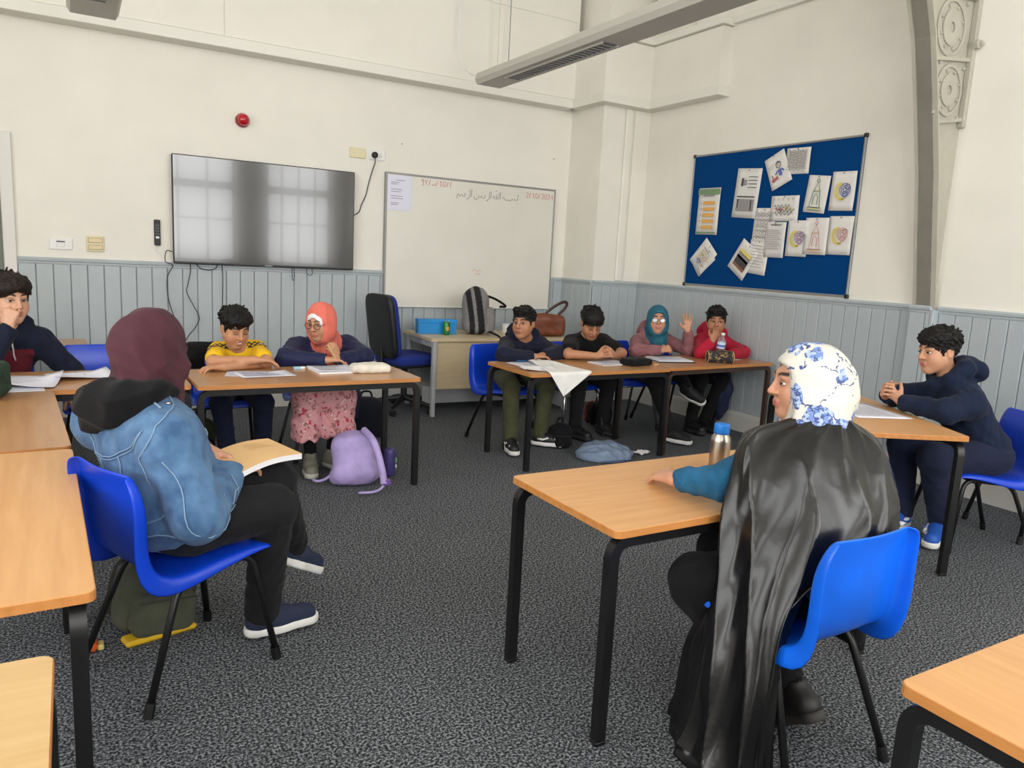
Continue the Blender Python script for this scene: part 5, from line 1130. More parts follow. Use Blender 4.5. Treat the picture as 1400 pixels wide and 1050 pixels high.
MB().lathe([(.008, 0), (.007, .003), (.001, .004)], 10, tuple(p.on_top([T(.155, .02, -.03)])[0]-Vector(p.b)), 'z').build('button', mat('silver_button', (180, 178, 172), .3, metal=1), p.root)
# black hood of the hoodie worn under the jacket
F = Field(N-.28, N+.22, .006); F.ell(T(-.005, -.050, .035), A((.118, .068, .050)), p.T, .03); F.chain([T(-.12, .02, .012), T(-.105, -.06, .035), T(-.01, -.105, .035), T(.09, -.07, .032), T(.12, .01, .018), T(.09, .09, -.01)], [.030, .040, .042, .040, .032, .02], .03)
F.ell(T(-.02, -.110, .0), A((.105, .038, .062)), p.T, .04); F.ell(T(-.08, -.06, -.005), A((.06, .06, .05)), p.T, .04); F.ell(T(.075, -.05, -.008), A((.065, .06, .045)), p.T, .04); F.cone(T(-.09, .09, -.005), T(-.12, 0, .01), .02, .028, .03)
def hoodfold(P):
    q = (P-N)@p.T; return .013*(np.abs(np.sin(30*q[:, 2]+9*q[:, 0]+1.2*np.sin(14*q[:, 0])))-.6)+.007*(np.abs(np.sin(24*q[:, 0]-20*q[:, 2]+2*np.sin(11*q[:, 1])))-.6)
F.disp(hoodfold); P, Q = F.mesh(); mk_np('black_hood', P, Q, cloth('black_hood_jersey', (18, 18, 20)), p.root, p.b)
MAR = cloth('maroon_crepe', (76, 44, 52), .06, bump=.06)
p.hijab(MAR, folds=(.0095, 74, 2), back=.012, drape=0, extra=lambda F, hp: (F.cone(hp(0, -.06, .0), hp(0, -.05, -.12), .075, .07, .05), F.cone(hp(.05, .02, -.06), hp(.05, .03, -.14), .045, .05, .04)))
p.trousers(cloth('black_trouser', (26, 26, 28), .1), r=(.10, .078, .072, .060), h=.007)
cu = MB().tube([tuple(J['wrL']-unit(J['wrL']-J['elL'])*.035-p.b), tuple(J['wrL']+unit(J['wrL']-J['elL'])*.004-p.b)], [.036, .033], 16).build('maroon_cuff', MAR, p.root, True)
NSH = mat('navy_knit_shoe', (30, 40, 66), .8, bump=.3, bscale=300)
p.shoe(J['anR'], (1, .10, 0), NSH, WHITESOLE, .265, stripes=NSH); p.shoe(J['anL'], (.72, .35, -.45), NSH, WHITESOLE, .265, up=(.3, .1, .9), stripes=NSH)

# -- woman in black satin cape -----------------------------------------------------------------
p = Person('woman in a white and blue floral headscarf and black satin cape', (1.82, 1.35), dict(head=(1.946, 1.530, 1.052), nk=(1.915, 1.445, .925), pv=(1.82, 1.335, .49), shL=(1.795, 1.52, .84), shR=(2.015, 1.385, .845),
    elL=(1.700, 1.600, .738), wrL=(1.648, 1.745, .712), elR=(2.06, 1.54, .70), wrR=(1.98, 1.66, .70), knL=(1.635, 1.585, .43), knR=(1.86, 1.70, .46), anL=(1.76, 1.44, .13), anR=(1.86, 1.36, .13)), (-.86, .51, -.08), .97, (200, 148, 120), (176, 104, 96))
p.body([dict(hand='L', d=(.26, .95, -.08), n=(.42, .10, -.9), curl=.22, spread=1.0, thumb=.7, size=1.02), dict(hand='R', d=(-.8, .5, 0), n=(0, 0, -1), curl=.3)], h=.0036); eyes(p.root, p.b, p.J['head'], p.R, p.s)
J = p.J; KNIT = cloth('teal_blue_knit', (36, 92, 128), .12, bump=.6, bscale=220)
p.top('knitted_sweater', KNIT, {'L': .94}, r=(.058, .052, .054, .043), wr=(.005, 46, 91), h=.006)
def toile(name, base, wash, mid, dark, scale):
    m = bpy.data.materials.new(name); m.use_nodes = True; nt = m.node_tree; L = nt.links.new; b = nt.nodes['Principled BSDF']; b.inputs['Roughness'].default_value = .6
    tc = nt.nodes.new('ShaderNodeTexCoord'); wn = nt.nodes.new('ShaderNodeTexNoise'); wn.inputs['Scale'].default_value = 26; L(tc.outputs['Object'], wn.inputs['Vector'])
    mv = nt.nodes.new('ShaderNodeMix'); mv.data_type = 'RGBA'; mv.blend_type = 'ADD'; mv.inputs[0].default_value = .05; L(tc.outputs['Object'], mv.inputs[6]); L(wn.outputs[1], mv.inputs[7])
    def math_(op, a, v):
        n = nt.nodes.new('ShaderNodeMath'); n.operation = op
        for i, x in ((0, a), (1, v)):
            if isinstance(x, (int, float)): n.inputs[i].default_value = x
            else: L(x, n.inputs[i])
        return n.outputs[0]
    v = nt.nodes.new('ShaderNodeTexVoronoi'); v.inputs['Scale'].default_value = scale; L(mv.outputs[2], v.inputs['Vector'])
    clus = math_('LESS_THAN', v.outputs['Distance'], .43)
    n = nt.nodes.new('ShaderNodeTexNoise'); n.inputs['Scale'].default_value = 70; n.inputs['Detail'].default_value = 3; L(tc.outputs['Object'], n.inputs['Vector'])
    v2 = nt.nodes.new('ShaderNodeTexVoronoi'); v2.feature = 'DISTANCE_TO_EDGE'; v2.inputs['Scale'].default_value = scale*4.2; L(mv.outputs[2], v2.inputs['Vector'])
    line = math_('LESS_THAN', v2.outputs['Distance'], .07)
    def mx(f, a, c):
        k = nt.nodes.new('ShaderNodeMix'); k.data_type = 'RGBA'; L(f, k.inputs[0]); k.inputs[7].default_value = lin(c)
        if isinstance(a, tuple): k.inputs[6].default_value = lin(a)
        else: L(a, k.inputs[6])
        return k.outputs[2]
    c1 = mx(clus, base, wash); c2 = mx(math_('MULTIPLY', clus, math_('GREATER_THAN', n.outputs[0], .50)), c1, mid); c3 = mx(math_('MULTIPLY', clus, math_('MULTIPLY', line, math_('GREATER_THAN', n.outputs[0], .44))), c2, dark)
    stem = nt.nodes.new('ShaderNodeTexVoronoi'); stem.feature = 'DISTANCE_TO_EDGE'; stem.inputs['Scale'].default_value = scale*1.1; L(mv.outputs[2], stem.inputs['Vector'])
    c4 = mx(math_('MULTIPLY', math_('LESS_THAN', stem.outputs['Distance'], .022), math_('GREATER_THAN', n.outputs[0], .5)), c3, dark); L(c4, b.inputs['Base Color']); return m
p.hijab(toile('white_blue_floral_silk', (206, 203, 192), (160, 178, 212), (104, 130, 190), (58, 72, 124), 9.5), folds=(.006, 60, 4), drape=0, back=.010, extra=lambda F, hp: (F.cone(hp(0, -.05, 0), hp(.0, -.045, -.10), .085, .09, .05), F.ell(hp(0, -.088, -.050), (.078, .066, .066), p.R, .05)), open_r=(.060, .082, .098))
lo, hi = bounds([J[k] for k in ('pv', 'knL', 'knR', 'anL', 'anR')]+[(2.05, 1.3, .3)], .16); F = Field(lo, hi, .0075); F.ell(J['pv']+A((0, .045, 0)), (.16, .13, .10), None, .05)
F.cone(J['pv']+p.side*-.07+A((0, .04, 0)), J['knL'], .095, .085, .05); F.cone(J['pv']+p.side*.07+A((0, .04, 0)), J['knR'], .095, .085, .05); F.chain([J['knL'], J['knL']*.5+J['anL']*.5, J['anL']+A((0, .05, .03))], [.085, .07, .05], .04); F.chain([J['knR'], J['knR']*.5+J['anR']*.5, J['anR']+A((0, .05, .03))], [.085, .075, .05], .04); F.chain([J['pv']+A((.13, .0, -.02)), J['pv']+A((.215, .0, -.10)), J['pv']+A((.225, -.01, -.20))], [.06, .04, .03], .04); F.chain([J['pv']+A((.16, .1, -.02)), J['pv']+A((.225, .06, -.12)), J['pv']+A((.225, .05, -.20))], [.05, .035, .03], .04)
F.disp(wrinkles(.006, 40, 93)); P, Q = F.mesh(); mk_np('black_dress', P, Q, BLKT, p.root, p.b)
DBR = mat('dark_boot', (36, 33, 32), .5)
p.shoe(J['anL'], (.0, .9, -.6), DBR, mat('boot_sole', (58, 54, 52), .7), .25, up=(0, .6, .8)); p.shoe(J['anR'], (.1, .9, -.6), DBR, MATS['boot_sole'], .25, up=(0, .6, .8))
# the cape: a draped sheet over shoulders and back, its left half spilling past the chair to the floor
NET = [
 [(1.85, 1.545, .925), (1.822, 1.47, .957), (1.875, 1.385, .965), (1.965, 1.375, .965), (2.02, 1.44, .945)],
 [(1.775, 1.600, .888), (1.718, 1.505, .908), (1.830, 1.345, .915), (1.985, 1.305, .915), (2.095, 1.39, .905)],
 [(1.735, 1.572, .800), (1.660, 1.478, .815), (1.800, 1.285, .830), (1.995, 1.245, .830), (2.135, 1.365, .820)],
 [(1.695, 1.550, .690), (1.622, 1.450, .700), (1.770, 1.240, .730), (1.985, 1.205, .740), (2.130, 1.335, .730)],
 [(1.655, 1.540, .560), (1.588, 1.425, .570), (1.680, 1.235, .600), (1.930, 1.190, .660), (2.060, 1.300, .650)],
 [(1.620, 1.535, .420), (1.550, 1.400, .430), (1.592, 1.240, .450), (1.690, 1.250, .570), (1.750, 1.290, .550)],
 [(1.560, 1.55, .270), (1.505, 1.38, .280), (1.545, 1.225, .290), (1.598, 1.260, .340), (1.610, 1.310, .350)],
 [(1.520, 1.53, .120), (1.470, 1.37, .120), (1.515, 1.215, .120), (1.575, 1.225, .140), (1.600, 1.280, .150)],
 [(1.500, 1.52, .012), (1.430, 1.37, .010), (1.490, 1.200, .010), (1.575, 1.205, .010), (1.605, 1.275, .014)]]
NET = A(NET)
def cat(Pm, t):
    """Catmull-Rom through the rows of Pm at parameter t in 0..1"""
    n = len(Pm)-1; x = min(max(t, 0), 1)*n; i = min(int(x), n-1); f = x-i; g = lambda k: Pm[min(max(k, 0), n)] if 0 <= k <= n else (2*Pm[0]-Pm[1] if k < 0 else 2*Pm[n]-Pm[n-1])
    a, b, c, d = g(i-1), g(i), g(i+1), g(i+2); return .5*((2*b)+(c-a)*f+(2*a-5*b+4*c-d)*f*f+(3*b-a-3*c+d)*f**3)
nu, nv = 150, 170; G = np.zeros((nv, nu, 3))
cols = [[cat(NET[:, j], v/(nv-1)) for j in range(5)] for v in range(nv)]
for v in range(nv):
    c = A(cols[v])
    for u in range(nu): G[v, u] = cat(c, u/(nu-1))
du = np.gradient(G, axis=1); dv = np.gradient(G, axis=0); NRM = np.cross(dv, du); NRM /= np.linalg.norm(NRM, axis=2)[:, :, None]+1e-9
uu, vv = np.meshgrid(np.linspace(0, 1, nu), np.linspace(0, 1, nv)); ridge = lambda x: 1-np.abs(np.sin(x))**.8
amp = .004+.017*np.clip(vv*2.2, 0, 1)
D = amp*(1.2*ridge(12*uu+1.8*vv+.7*np.sin(5*vv))+.9*ridge(21*uu-2.6*vv+1.1*np.sin(3.1*vv+1))-.8)
D += .003*ridge(7*vv+5*uu+1.2*np.sin(6*uu))*np.clip(vv*3-.3, 0, 1)+.007*ridge(31*uu+2.0*np.sin(6*vv))*np.exp(-((vv-.13)/.13)**2)+.0025*ridge(23*vv-5*uu+2.2*np.sin(7*uu))*np.clip(vv*5-.6, 0, 1)*np.clip(1.1-vv*1.5, 0, 1)+.0015*np.sin(46*uu+30*vv+2*np.sin(20*uu))
D *= np.clip(.25+uu*8, 0, 1)*np.clip(.25+(1-uu)*8, 0, 1); D[vv > .97] *= .5
G = G+NRM*D[:, :, None]; G[:, :, 2] = np.maximum(G[:, :, 2], .006)
SATIN = mat('black_satin', (12, 12, 13), .27, spec=.55, bump=.05, bscale=60)
idx = np.arange(nu*nv).reshape(nv, nu); Q = np.stack([idx[:-1, :-1], idx[:-1, 1:], idx[1:, 1:], idx[1:, :-1]], -1).reshape(-1, 4)
cape = mk_np('satin_cape', G.reshape(-1, 3), Q, SATIN, p.root, p.b); solidify(cape, .003, 1)
# ================================================================== things on tables and floor
def sheet_thing(name, label, cat, c, w, d, rz, z, m, curl=.004, thick=.0008, pages=0, text=None, group=None, seed=0):
    """a sheet or a pad lying on a table, slightly wavy, with printed or written lines"""
    t = thing(name, label, cat, (c[0], c[1], z), math.radians(rz), group); r = np.random.RandomState(seed); ph = r.uniform(0, 6, 3)
    fn = lambda a, b: curl*(1+math.sin(a*3.2+ph[0])*math.cos(b*2.6+ph[1]))*.5+curl*1.2*max(0, (a-.75)*4*(b-.2))
    hz = pages
    o = MB().grid(lambda a, b: ((a-.5)*w, (b-.5)*d, hz+.001+fn(a, b)), 9, 9).build('sheet' if not pages else 'top_page', m, t, True); solidify(o, thick, 1)
    if pages: MB().box((-w/2, -d/2, 0), (w/2, d/2, hz), .0015).build('page_block', PAPER, t)
    if text:
        col, n, x0, x1 = text; mb = MB()
        for k in range(n):
            b = .12+.76*k/n; a1 = x0+(x1-x0)*r.uniform(.6, 1); pts = [(x0+(a1-x0)*i/7, b) for i in range(8)]
            vs = []
            for a, bb in pts: vs += [((a-.5)*w, (1-bb-.5)*d-.0022, hz+.0026+fn(a, 1-bb)), ((a-.5)*w, (1-bb-.5)*d+.0022, hz+.0026+fn(a, 1-bb))]
            mb.add(vs, [(2*i, 2*i+2, 2*i+3, 2*i+1) for i in range(7)])
        mb.build('writing', col, t)
    return t
INKB = mat('blue_ink', (84, 88, 150), .7); INKY = mat('grey_ink', (120, 120, 128), .7)
LILP = mat('lilac_white_paper', (224, 224, 236), .8); CREAM = mat('buff_page', (222, 182, 128), .75, var=.03, vscale=6)
# lap book: thick pad with a buff top page, bowed over the knee
bk = thing('sketchbook', "thick pad with a buff page lying on the denim-jacketed woman's lap", 'book', (.49, 2.555, .64))
def bkp(a, b, dz):
    A_, B_, C_, D_ = Vector((.403, 2.414, .630)), Vector((.668, 2.545, .672)), Vector((.588, 2.70, .695)), Vector((.323, 2.57, .650))
    q = A_*(1-a)*(1-b)+B_*a*(1-b)+C_*a*b+D_*(1-a)*b; q.z += .018*math.sin(math.pi*a)*.9-.012*a*a+dz; return tuple(q-Vector((.49, 2.555, .64)))
def slab(z0, z1, nm, m):
    na, nb = 14, 5; vs = [bkp(a/(na-1), b/(nb-1), z) for z in (z0, z1) for a in range(na) for b in range(nb)]; N_ = na*nb; q = lambda k, a, b: k*N_+a*nb+b
    fs = [(q(1, a, b), q(1, a+1, b), q(1, a+1, b+1), q(1, a, b+1)) for a in range(na-1) for b in range(nb-1)]+[(q(0, a, b), q(0, a, b+1), q(0, a+1, b+1), q(0, a+1, b)) for a in range(na-1) for b in range(nb-1)]
    for a in range(na-1): fs += [(q(0, a, 0), q(0, a+1, 0), q(1, a+1, 0), q(1, a, 0)), (q(0, a, nb-1), q(1, a, nb-1), q(1, a+1, nb-1), q(0, a+1, nb-1))]
    for b in range(nb-1): fs += [(q(0, 0, b), q(1, 0, b), q(1, 0, b+1), q(0, 0, b+1)), (q(0, na-1, b), q(0, na-1, b+1), q(1, na-1, b+1), q(1, na-1, b))]
    smooth_by_angle(mk(nm, vs, fs, m, bk), 40)
slab(0, .018, 'page_block', mat('page_edges', (228, 226, 230), .8)); slab(.0183, .0198, 'buff_page', CREAM)
mb = MB()
for k in range(5):
    b0 = .82-.06*k; pts = [bkp(.55+.3*i/6*(.6+.1*k), b0, .0204) for i in range(7)]; vs = []
    for q in pts: vs += [(q[0], q[1]-.0012, q[2]), (q[0], q[1]+.0012, q[2])]
    mb.add(vs, [(2*i, 2*i+2, 2*i+3, 2*i+1) for i in range(6)])
mb.build('handwriting', mat('tan_ink', (176, 140, 96), .8), bk)

# table of the boy in yellow
sheet_thing('paper_sheet', 'written sheets under the arms of the boy in yellow', 'paper', (.93, 4.36), .30, .21, 6, .660, LILP, text=(INKB, 9, .08, .92), seed=1)
sheet_thing('paper_sheet', 'dark-edged sheet half under the written sheets by the boy in yellow', 'paper', (.84, 4.40), .22, .20, -14, .6602, mat('greyish_paper', (196, 196, 206), .8), curl=.001, seed=2)
er = thing('eraser', 'white eraser with a pale blue sleeve between the papers and the notebook', 'eraser', (1.17, 4.53, .66), math.radians(6)); MB().box((-.035, -.012, 0), (.035, .012, .014), .003).build('rubber', WHP, er); MB().box((-.035, -.0125, -.0), (.005, .0125, .0145), .002).build('sleeve', mat('pale_blue_card', (150, 200, 222), .6), er)
sheet_thing('notebook', 'open lined notebook in front of the girl in the coral headscarf', 'notebook', (1.35, 4.44), .25, .26, 2, .660, LILP, pages=.010, text=(INKY, 10, .1, .9), seed=3)
sheet_thing('notebook', 'second notebook behind the white pencil case', 'notebook', (1.60, 4.50), .21, .22, -3, .660, LILP, pages=.008, text=(INKY, 8, .1, .9), seed=4)
def pouch(name, label, c, w, d, h, rz, z, m, zipm, strip=True):
    t = thing(name, label, 'pencil case', (c[0], c[1], z), math.radians(rz)); F = Field((-w/2, -d/2, 0), (w/2, d/2, h), .005, .02)
    F.box((0, 0, h/2), (w/2, d/2, h/2), min(h*.48, .03), None, .01); F.ell((0, 0, h*.55), (w*.4, d*.42, h*.55), None, .03); F.disp(wrinkles(.003, 60, len(label))); F.cut((0, 0, .0), (0, 0, -1)); P, Q = F.mesh(); mk_np('pouch', P, Q, m, t)
    MB().tube(spline([(-w*.42, d*.05, h*.80), (-w*.2, d*.03, h*1.06), (w*.15, d*.03, h*1.07), (w*.42, d*.05, h*.82)], 5), .0035, 6).build('zip', zipm, t); MB().box((w*.38, d*.02, h*.8), (w*.48, d*.08, h*.84)).build('zip_pull', zipm, t); return t
pouch('pencil_case', 'soft white pencil case at the right of the mid table', (1.545, 4.335), .24, .12, .05, -4, .66, cloth('off_white_canvas', (218, 212, 200), .06), mat('zip_cream', (200, 194, 180), .6))
# table with loose papers
sheet_thing('paper_sheet', 'large crumpled white sheet lying nearest the left edge', 'paper', (-.25, 4.30), .36, .30, -8, .660, LILP, curl=.03, seed=5, text=(INKY, 8, .1, .85))
sheet_thing('paper_sheet', 'curled white sheet beside the woman in the maroon headscarf', 'paper', (.03, 4.45), .30, .21, 16, .660, LILP, curl=.022, seed=6)
sheet_thing('paper_sheet', 'flat white sheet under the crumpled one', 'paper', (-.27, 4.14), .28, .16, 4, .660, LILP, curl=.002, seed=7)
tag(MB().tube([(.0, 4.60, .664), (.045, 4.50, .664)], .004, 7).build('pencil', mat('dark_pencil', (50, 44, 40), .5)), 'dark pencil lying on the table with loose papers', 'pencil')
pouch('pencil_case', 'dark green fabric case cut off by the left edge', (-.335, 3.97), .25, .13, .15, 80, .66, cloth('bottle_green_canvas', (34, 62, 44), .1), mat('zip_dark', (30, 34, 30), .5))
# table of the boys
sheet_thing('paper_sheet', 'pile of white sheets in front of the boy in the navy sweatshirt', 'paper', (2.79, 4.50), .30, .22, 20, .655, LILP, curl=.008, seed=8, text=(INKY, 8, .1, .9))
sheet_thing('paper_sheet', 'crumpled sheet at the corner of the table with the cloth', 'paper', (2.70, 4.24), .24, .17, -12, .655, PAPER, curl=.018, seed=9)
sheet_thing('booklet', 'thin bright blue booklet under the navy-sleeved forearm', 'booklet', (2.80, 4.62), .16, .11, 10, .667, mat('sky_blue_card', (56, 140, 204), .6), curl=.001, seed=10)
cl = thing('white_cloth', 'white cloth hanging over the front edge of the boys\' table', 'cloth', (2.87, 4.25, .655))
def clp(u, v):
    # v 0 back edge on the table .. 1 the tip hanging below the front edge
    t = min(v/.6, 1); L_ = Vector((2.815, 4.60, .66)).lerp(Vector((2.67, 4.068, .66)), t); R_ = Vector((2.93, 4.57, .66)).lerp(Vector((3.02, 4.074, .66)), t)
    q = L_.lerp(R_, u); q.z += .003+(.012*abs(math.sin(u*7+v*3))+.012*max(0, 1-abs(v-.15)*5))*(1-t)
    if v > .6:
        f = (v-.6)/.4; tip = Vector((2.79, 4.058, .50)); q = Vector((q.x+(tip.x-q.x)*f, 4.066-.010*math.sin(u*6)*(1-f)*f, q.z+(tip.z-q.z)*f))
    return tuple(q-Vector((2.87, 4.25, .655)))
o = MB().grid(clp, 22, 30).build('fabric', cloth('white_cotton', (232, 230, 226), .02), cl, True); solidify(o, .0015)
sheet_thing('notebook', 'notebook under the clasped hands of the boy in the black T-shirt', 'notebook', (3.42, 4.42), .26, .19, 4, .655, LILP, pages=.005, text=(INKY, 7, .1, .9), seed=11)
pouch('pencil_case', 'flat black pencil case on the boys\' table next to the joint', (3.585, 4.315), .23, .15, .05, 12, .655, cloth('black_nylon', (18, 18, 20)), mat('zip_black', (30, 30, 32), .4))
er = thing('eraser', 'small white eraser beside the black pencil case', 'eraser', (3.745, 4.27, .655), math.radians(30)); MB().box((-.025, -.012, 0), (.025, .012, .012), .003).build('rubber', mat('cream_rubber', (236, 222, 190), .7), er); MB().box((-.026, -.0125, 0), (-.002, .0125, .0125), .002).build('sleeve', mat('orange_card', (224, 150, 80), .6), er)
# corner table
sheet_thing('notebook', 'open exercise book in front of the girl raising her hand', 'notebook', (4.09, 4.52), .30, .24, -14, .655, LILP, pages=.008, text=(INKY, 9, .1, .9), seed=12)
sheet_thing('booklet', 'dark-covered booklet under the open exercise book', 'booklet', (4.06, 4.46), .33, .25, -14, .6545, mat('dark_card', (40, 42, 56), .6), curl=0, seed=13)
sheet_thing('paper_sheet', 'white sheet by the elbow of the boy in the red hoodie', 'paper', (4.62, 4.46), .32, .14, 4, .655, LILP, curl=.002, seed=14)
pc = thing('pencil_case', 'round patterned pencil case lying on the corner table', 'pencil case', (4.42, 4.30, .655), math.radians(-28)); PAT = floral('dark_patterned_canvas', (44, 40, 44), [((170, 140, 70), 1.0, .34), ((60, 70, 110), 1.4, .26), ((30, 28, 30), 2.2, .24)], 34)
MB().lathe([(.002, -.105), (.040, -.103), (.046, -.095), (.046, .095), (.040, .103), (.002, .105)], 22, (0, 0, .046), 'x').build('tube_body', PAT, pc, True)
for x in (-.1, .1): MB().tube([(x, .046*math.cos(2*math.pi*k/16), .046+.046*math.sin(2*math.pi*k/16)) for k in range(17)], .003, 6).build('piping', mat('tan_piping', (188, 160, 110), .7), pc)
MB().tube([(-.09, -.01, .093), (.09, -.01, .093)], .003, 6).build('zip', mat('zip_black', (30, 30, 32), .4), pc)
# small water bottle of the boy in red
PETM = mat('clear_pet', (226, 236, 242), .05, trans=.85, alpha=.55); wbt = thing('water_bottle', 'small clear plastic bottle with a blue and white label held by the boy in red', 'bottle', (4.545, 4.43, .70)); wbt.rotation_euler = (.12, 0, 0)
MB().lathe([(.001, 0), (.030, .002), (.033, .012), (.033, .10), (.030, .125), (.014, .15), (.013, .165), (.001, .166)], 20).build('bottle_body', PETM, wbt, True); MB().lathe([(.0336, .055), (.0338, .056), (.0338, .105), (.0336, .106)], 20).build('label', mat('bottle_label', (206, 218, 238), .5), wbt, True); MB().lathe([(.0341, .07), (.0342, .071), (.0342, .085), (.0341, .086)], 20).build('label_band', mat('label_blue', (70, 110, 190), .5), wbt, True); MB().lathe([(.015, .163), (.016, .165), (.016, .18), (.001, .181)], 16).build('cap', WHP, wbt, True)
# steel bottle on the cape woman's table
ST = mat('brushed_steel', (184, 176, 164), .3, metal=1, var=.04, vscale=60, stretch=(1, 1, .02)); bt = thing('steel_bottle', 'brushed steel bottle with a bright blue cap on the near table', 'bottle', (2.032, 1.932, .66))
MB().lathe([(.001, 0), (.034, .001), (.0365, .006), (.0365, .105), (.034, .120), (.026, .131), (.025, .136), (.001, .137)], 32).build('flask', ST, bt, True)
bc = MB().lathe([(.0265, .132), (.028, .134), (.028, .165), (.0265, .169), (.001, .170)], 32).build('cap', mat('cap_blue', (24, 122, 212), .4), bt, True); MB().lathe([(.0285, .134), (.0288, .135), (.0288, .139), (.0285, .140)], 32).build('cap_ring', mat('cap_blue_dark', (14, 96, 180), .4), bc)
tag(MB().box((2.075, 1.955, .66), (2.16, 2.03, .6625)).build('paper_slip', PAPER), 'small white slip half hidden behind the steel bottle', 'paper')
# printed sheet of the boy at the right
sheet_thing('paper_sheet', 'white printed sheet in front of the clasped hands at the right', 'paper', (3.62, 2.47), .42, .30, 68, .680, LILP, curl=.003, seed=15, text=(INKY, 10, .12, .9))
# desk things
bx = thing('document_box', "bright blue folder box on the teacher's desk", 'box', (2.84, 6.24, .68), math.radians(-8)); BB = mat('cyan_blue_card', (20, 140, 214), .5)
MB().box((-.18, -.05, 0), (.18, .05, .125), .004).build('box_body', BB, bx); MB().box((-.183, -.053, .095), (.183, .053, .131), .004).build('lid', BB, bx); MB().lathe([(.012, 0), (.012, .003), (.001, .004)], 12, (.1, -.053, .112), 'y').build('stud', mat('stud_blue', (90, 190, 240), .4), bx)
cn = thing('drink_can', 'green drink can with an orange emblem in front of the blue box', 'can', (2.886, 6.12, .68)); MB().lathe([(.001, 0), (.024, 0), (.031, .008), (.032, .012), (.032, .105), (.027, .116), (.026, .119)], 24).build('can_body', mat('green_can', (42, 128, 58), .3, metal=.3), cn, True); MB().lathe([(.026, .118), (.027, .120), (.025, .121), (.022, .117), (.001, .117)], 24).build('rim', CHROME, cn, True)
mk('emblem', [(.0325*math.sin(a)*1.003, -.0325*math.cos(a)*1.003, .058+s_) for a in np.linspace(-.6, .6, 7) for s_ in (-.022*math.cos(a*2.4), .022*math.cos(a*2.4))], [(2*i, 2*i+2, 2*i+3, 2*i+1) for i in range(6)], mat('emblem_orange', (214, 160, 60), .4), cn)
mg = thing('white_mug', 'white mug behind the grey backpack on the desk', 'mug', (3.56, 6.22, .68)); MB().lathe([(.001, 0), (.036, 0), (.040, .01), (.041, .09), (.037, .09), (.036, .012), (.001, .01)], 20).build('cup', WHP, mg, True); MB().tube(spline([(.04, 0, .07), (.062, 0, .065), (.064, 0, .035), (.04, 0, .025)], 5), .005, 6).build('handle', WHP, mg, True)

# ------------------------------------------------------------------ bags
def bag(name, label, loc, R, hs, m, pocket=None, straps=True, colors=None, fold=(.005, 34, 1), taper=.8, cat='bag', h=.007, squash=None, trim=None, pocket_m=None, handle=True, base=1.0):
    """rucksack: body with rounded top, front pocket, zip line, handle loop and straps; local x right, y front, z up, origin at the base"""
    t = thing(name, label, cat, loc); w, d, z = hs; L0 = A(loc); to = lambda x, y, q: A((R@A((x, y, q))))
    pts = [to(x, y, q) for x in (-w, w) for y in (-d-.05, d+.08) for q in (0, 2*z)]; F = Field(*bounds(pts, .02), h)
    F.box(to(0, 0, z*.92), (w, d, z*.92), min(w, d)*.7, R, .03); F.ell(to(0, 0, z*1.25), (w*taper, d*.95, z*.78), R, .05)
    if base > 1: F.ell(to(0, 0, z*.3), (w*base, d*1.15, z*.45), R, .05)
    F.disp(wrinkles(*fold))
    if loc[2] < .2: F.cut((0, 0, -loc[2]+.003), (0, 0, -1))
    P, Q = F.mesh(); mk_np('bag_body', P, Q, m, t, colors=colors(P@R) if colors else None)
    if pocket:
        F = Field(*bounds(pts, .02), h); F.box(to(0, d+.012, z*.62), (w*.8, .05, z*.55), .035, R, .02); F.disp(wrinkles(fold[0]*.7, fold[1], fold[2]+5))
        if loc[2] < .2: F.cut((0, 0, -loc[2]+.003), (0, 0, -1))
        P, Q = F.mesh(); mk_np('front_pocket', P, Q, pocket_m or m, t)
        MB().tube([tuple(to(x*w, d+.064-.02*abs(x)**3, z*1.02+.05*z*(1-x*x))) for x in np.linspace(-.7, .7, 9)], .0035, 6).build('zip', trim or BLKT, t)
    if handle: MB().tube(spline([tuple(to(-w*.3, -d*.3, 2*z-.02)), tuple(to(-w*.2, -d*.35, 2*z+.035)), tuple(to(w*.2, -d*.35, 2*z+.035)), tuple(to(w*.3, -d*.3, 2*z-.02))], 5), .008, 6).build('handle_loop', trim or m, t, True)
    if straps:
        for sx in (-1, 1):
            pth = spline([tuple(to(sx*w*.45, -d*.8, 1.85*z)), tuple(to(sx*w*.6, -d-.045, 1.5*z)), tuple(to(sx*w*.75, -d-.05, .9*z)), tuple(to(sx*w*.85, -d-.01, .25*z))], 6)
            o = MB().tube(pth, .017, 8).build('shoulder_strap', trim or m, t, True)
    return t
LIL = cloth('lilac_canvas', (178, 160, 212), .06); OLV = cloth('olive_canvas', (74, 76, 62), .1)
# lilac rucksack slumped on its front, straps up
Rl = frame((-.25, .62, -.10), (.12, .35, .9))
_x = unit((.90, -.20, .10)); _z = unit(A((.30, .45, .80))-_x*(_x@A((.30, .45, .80)))); _R = np.stack([_x, np.cross(_z, _x), _z], 1)
lb = bag('backpack', 'lilac rucksack slumped on the carpet by the grey shoes', (1.43, 4.19, .03), _R, (.125, .08, .155), LIL, straps=False, fold=(.008, 30, 3), taper=.85, base=1.22, handle=False)
lo_ = Vector((1.45, 4.20, .02))
def rel(*ps): return [tuple(Vector(q)-lo_) for q in ps]
smooth_by_angle(MB().tube(spline(rel((1.505, 4.26, .315), (1.525, 4.13, .265), (1.540, 4.035, .13), (1.540, 3.995, .05)), 6), [.020]*19, 8).build('shoulder_strap', LIL, lb))
MB().box((.085, -.215, .02), (.130, -.188, .055), .004).build('buckle', mat('purple_buckle', (120, 84, 160), .4), lb)
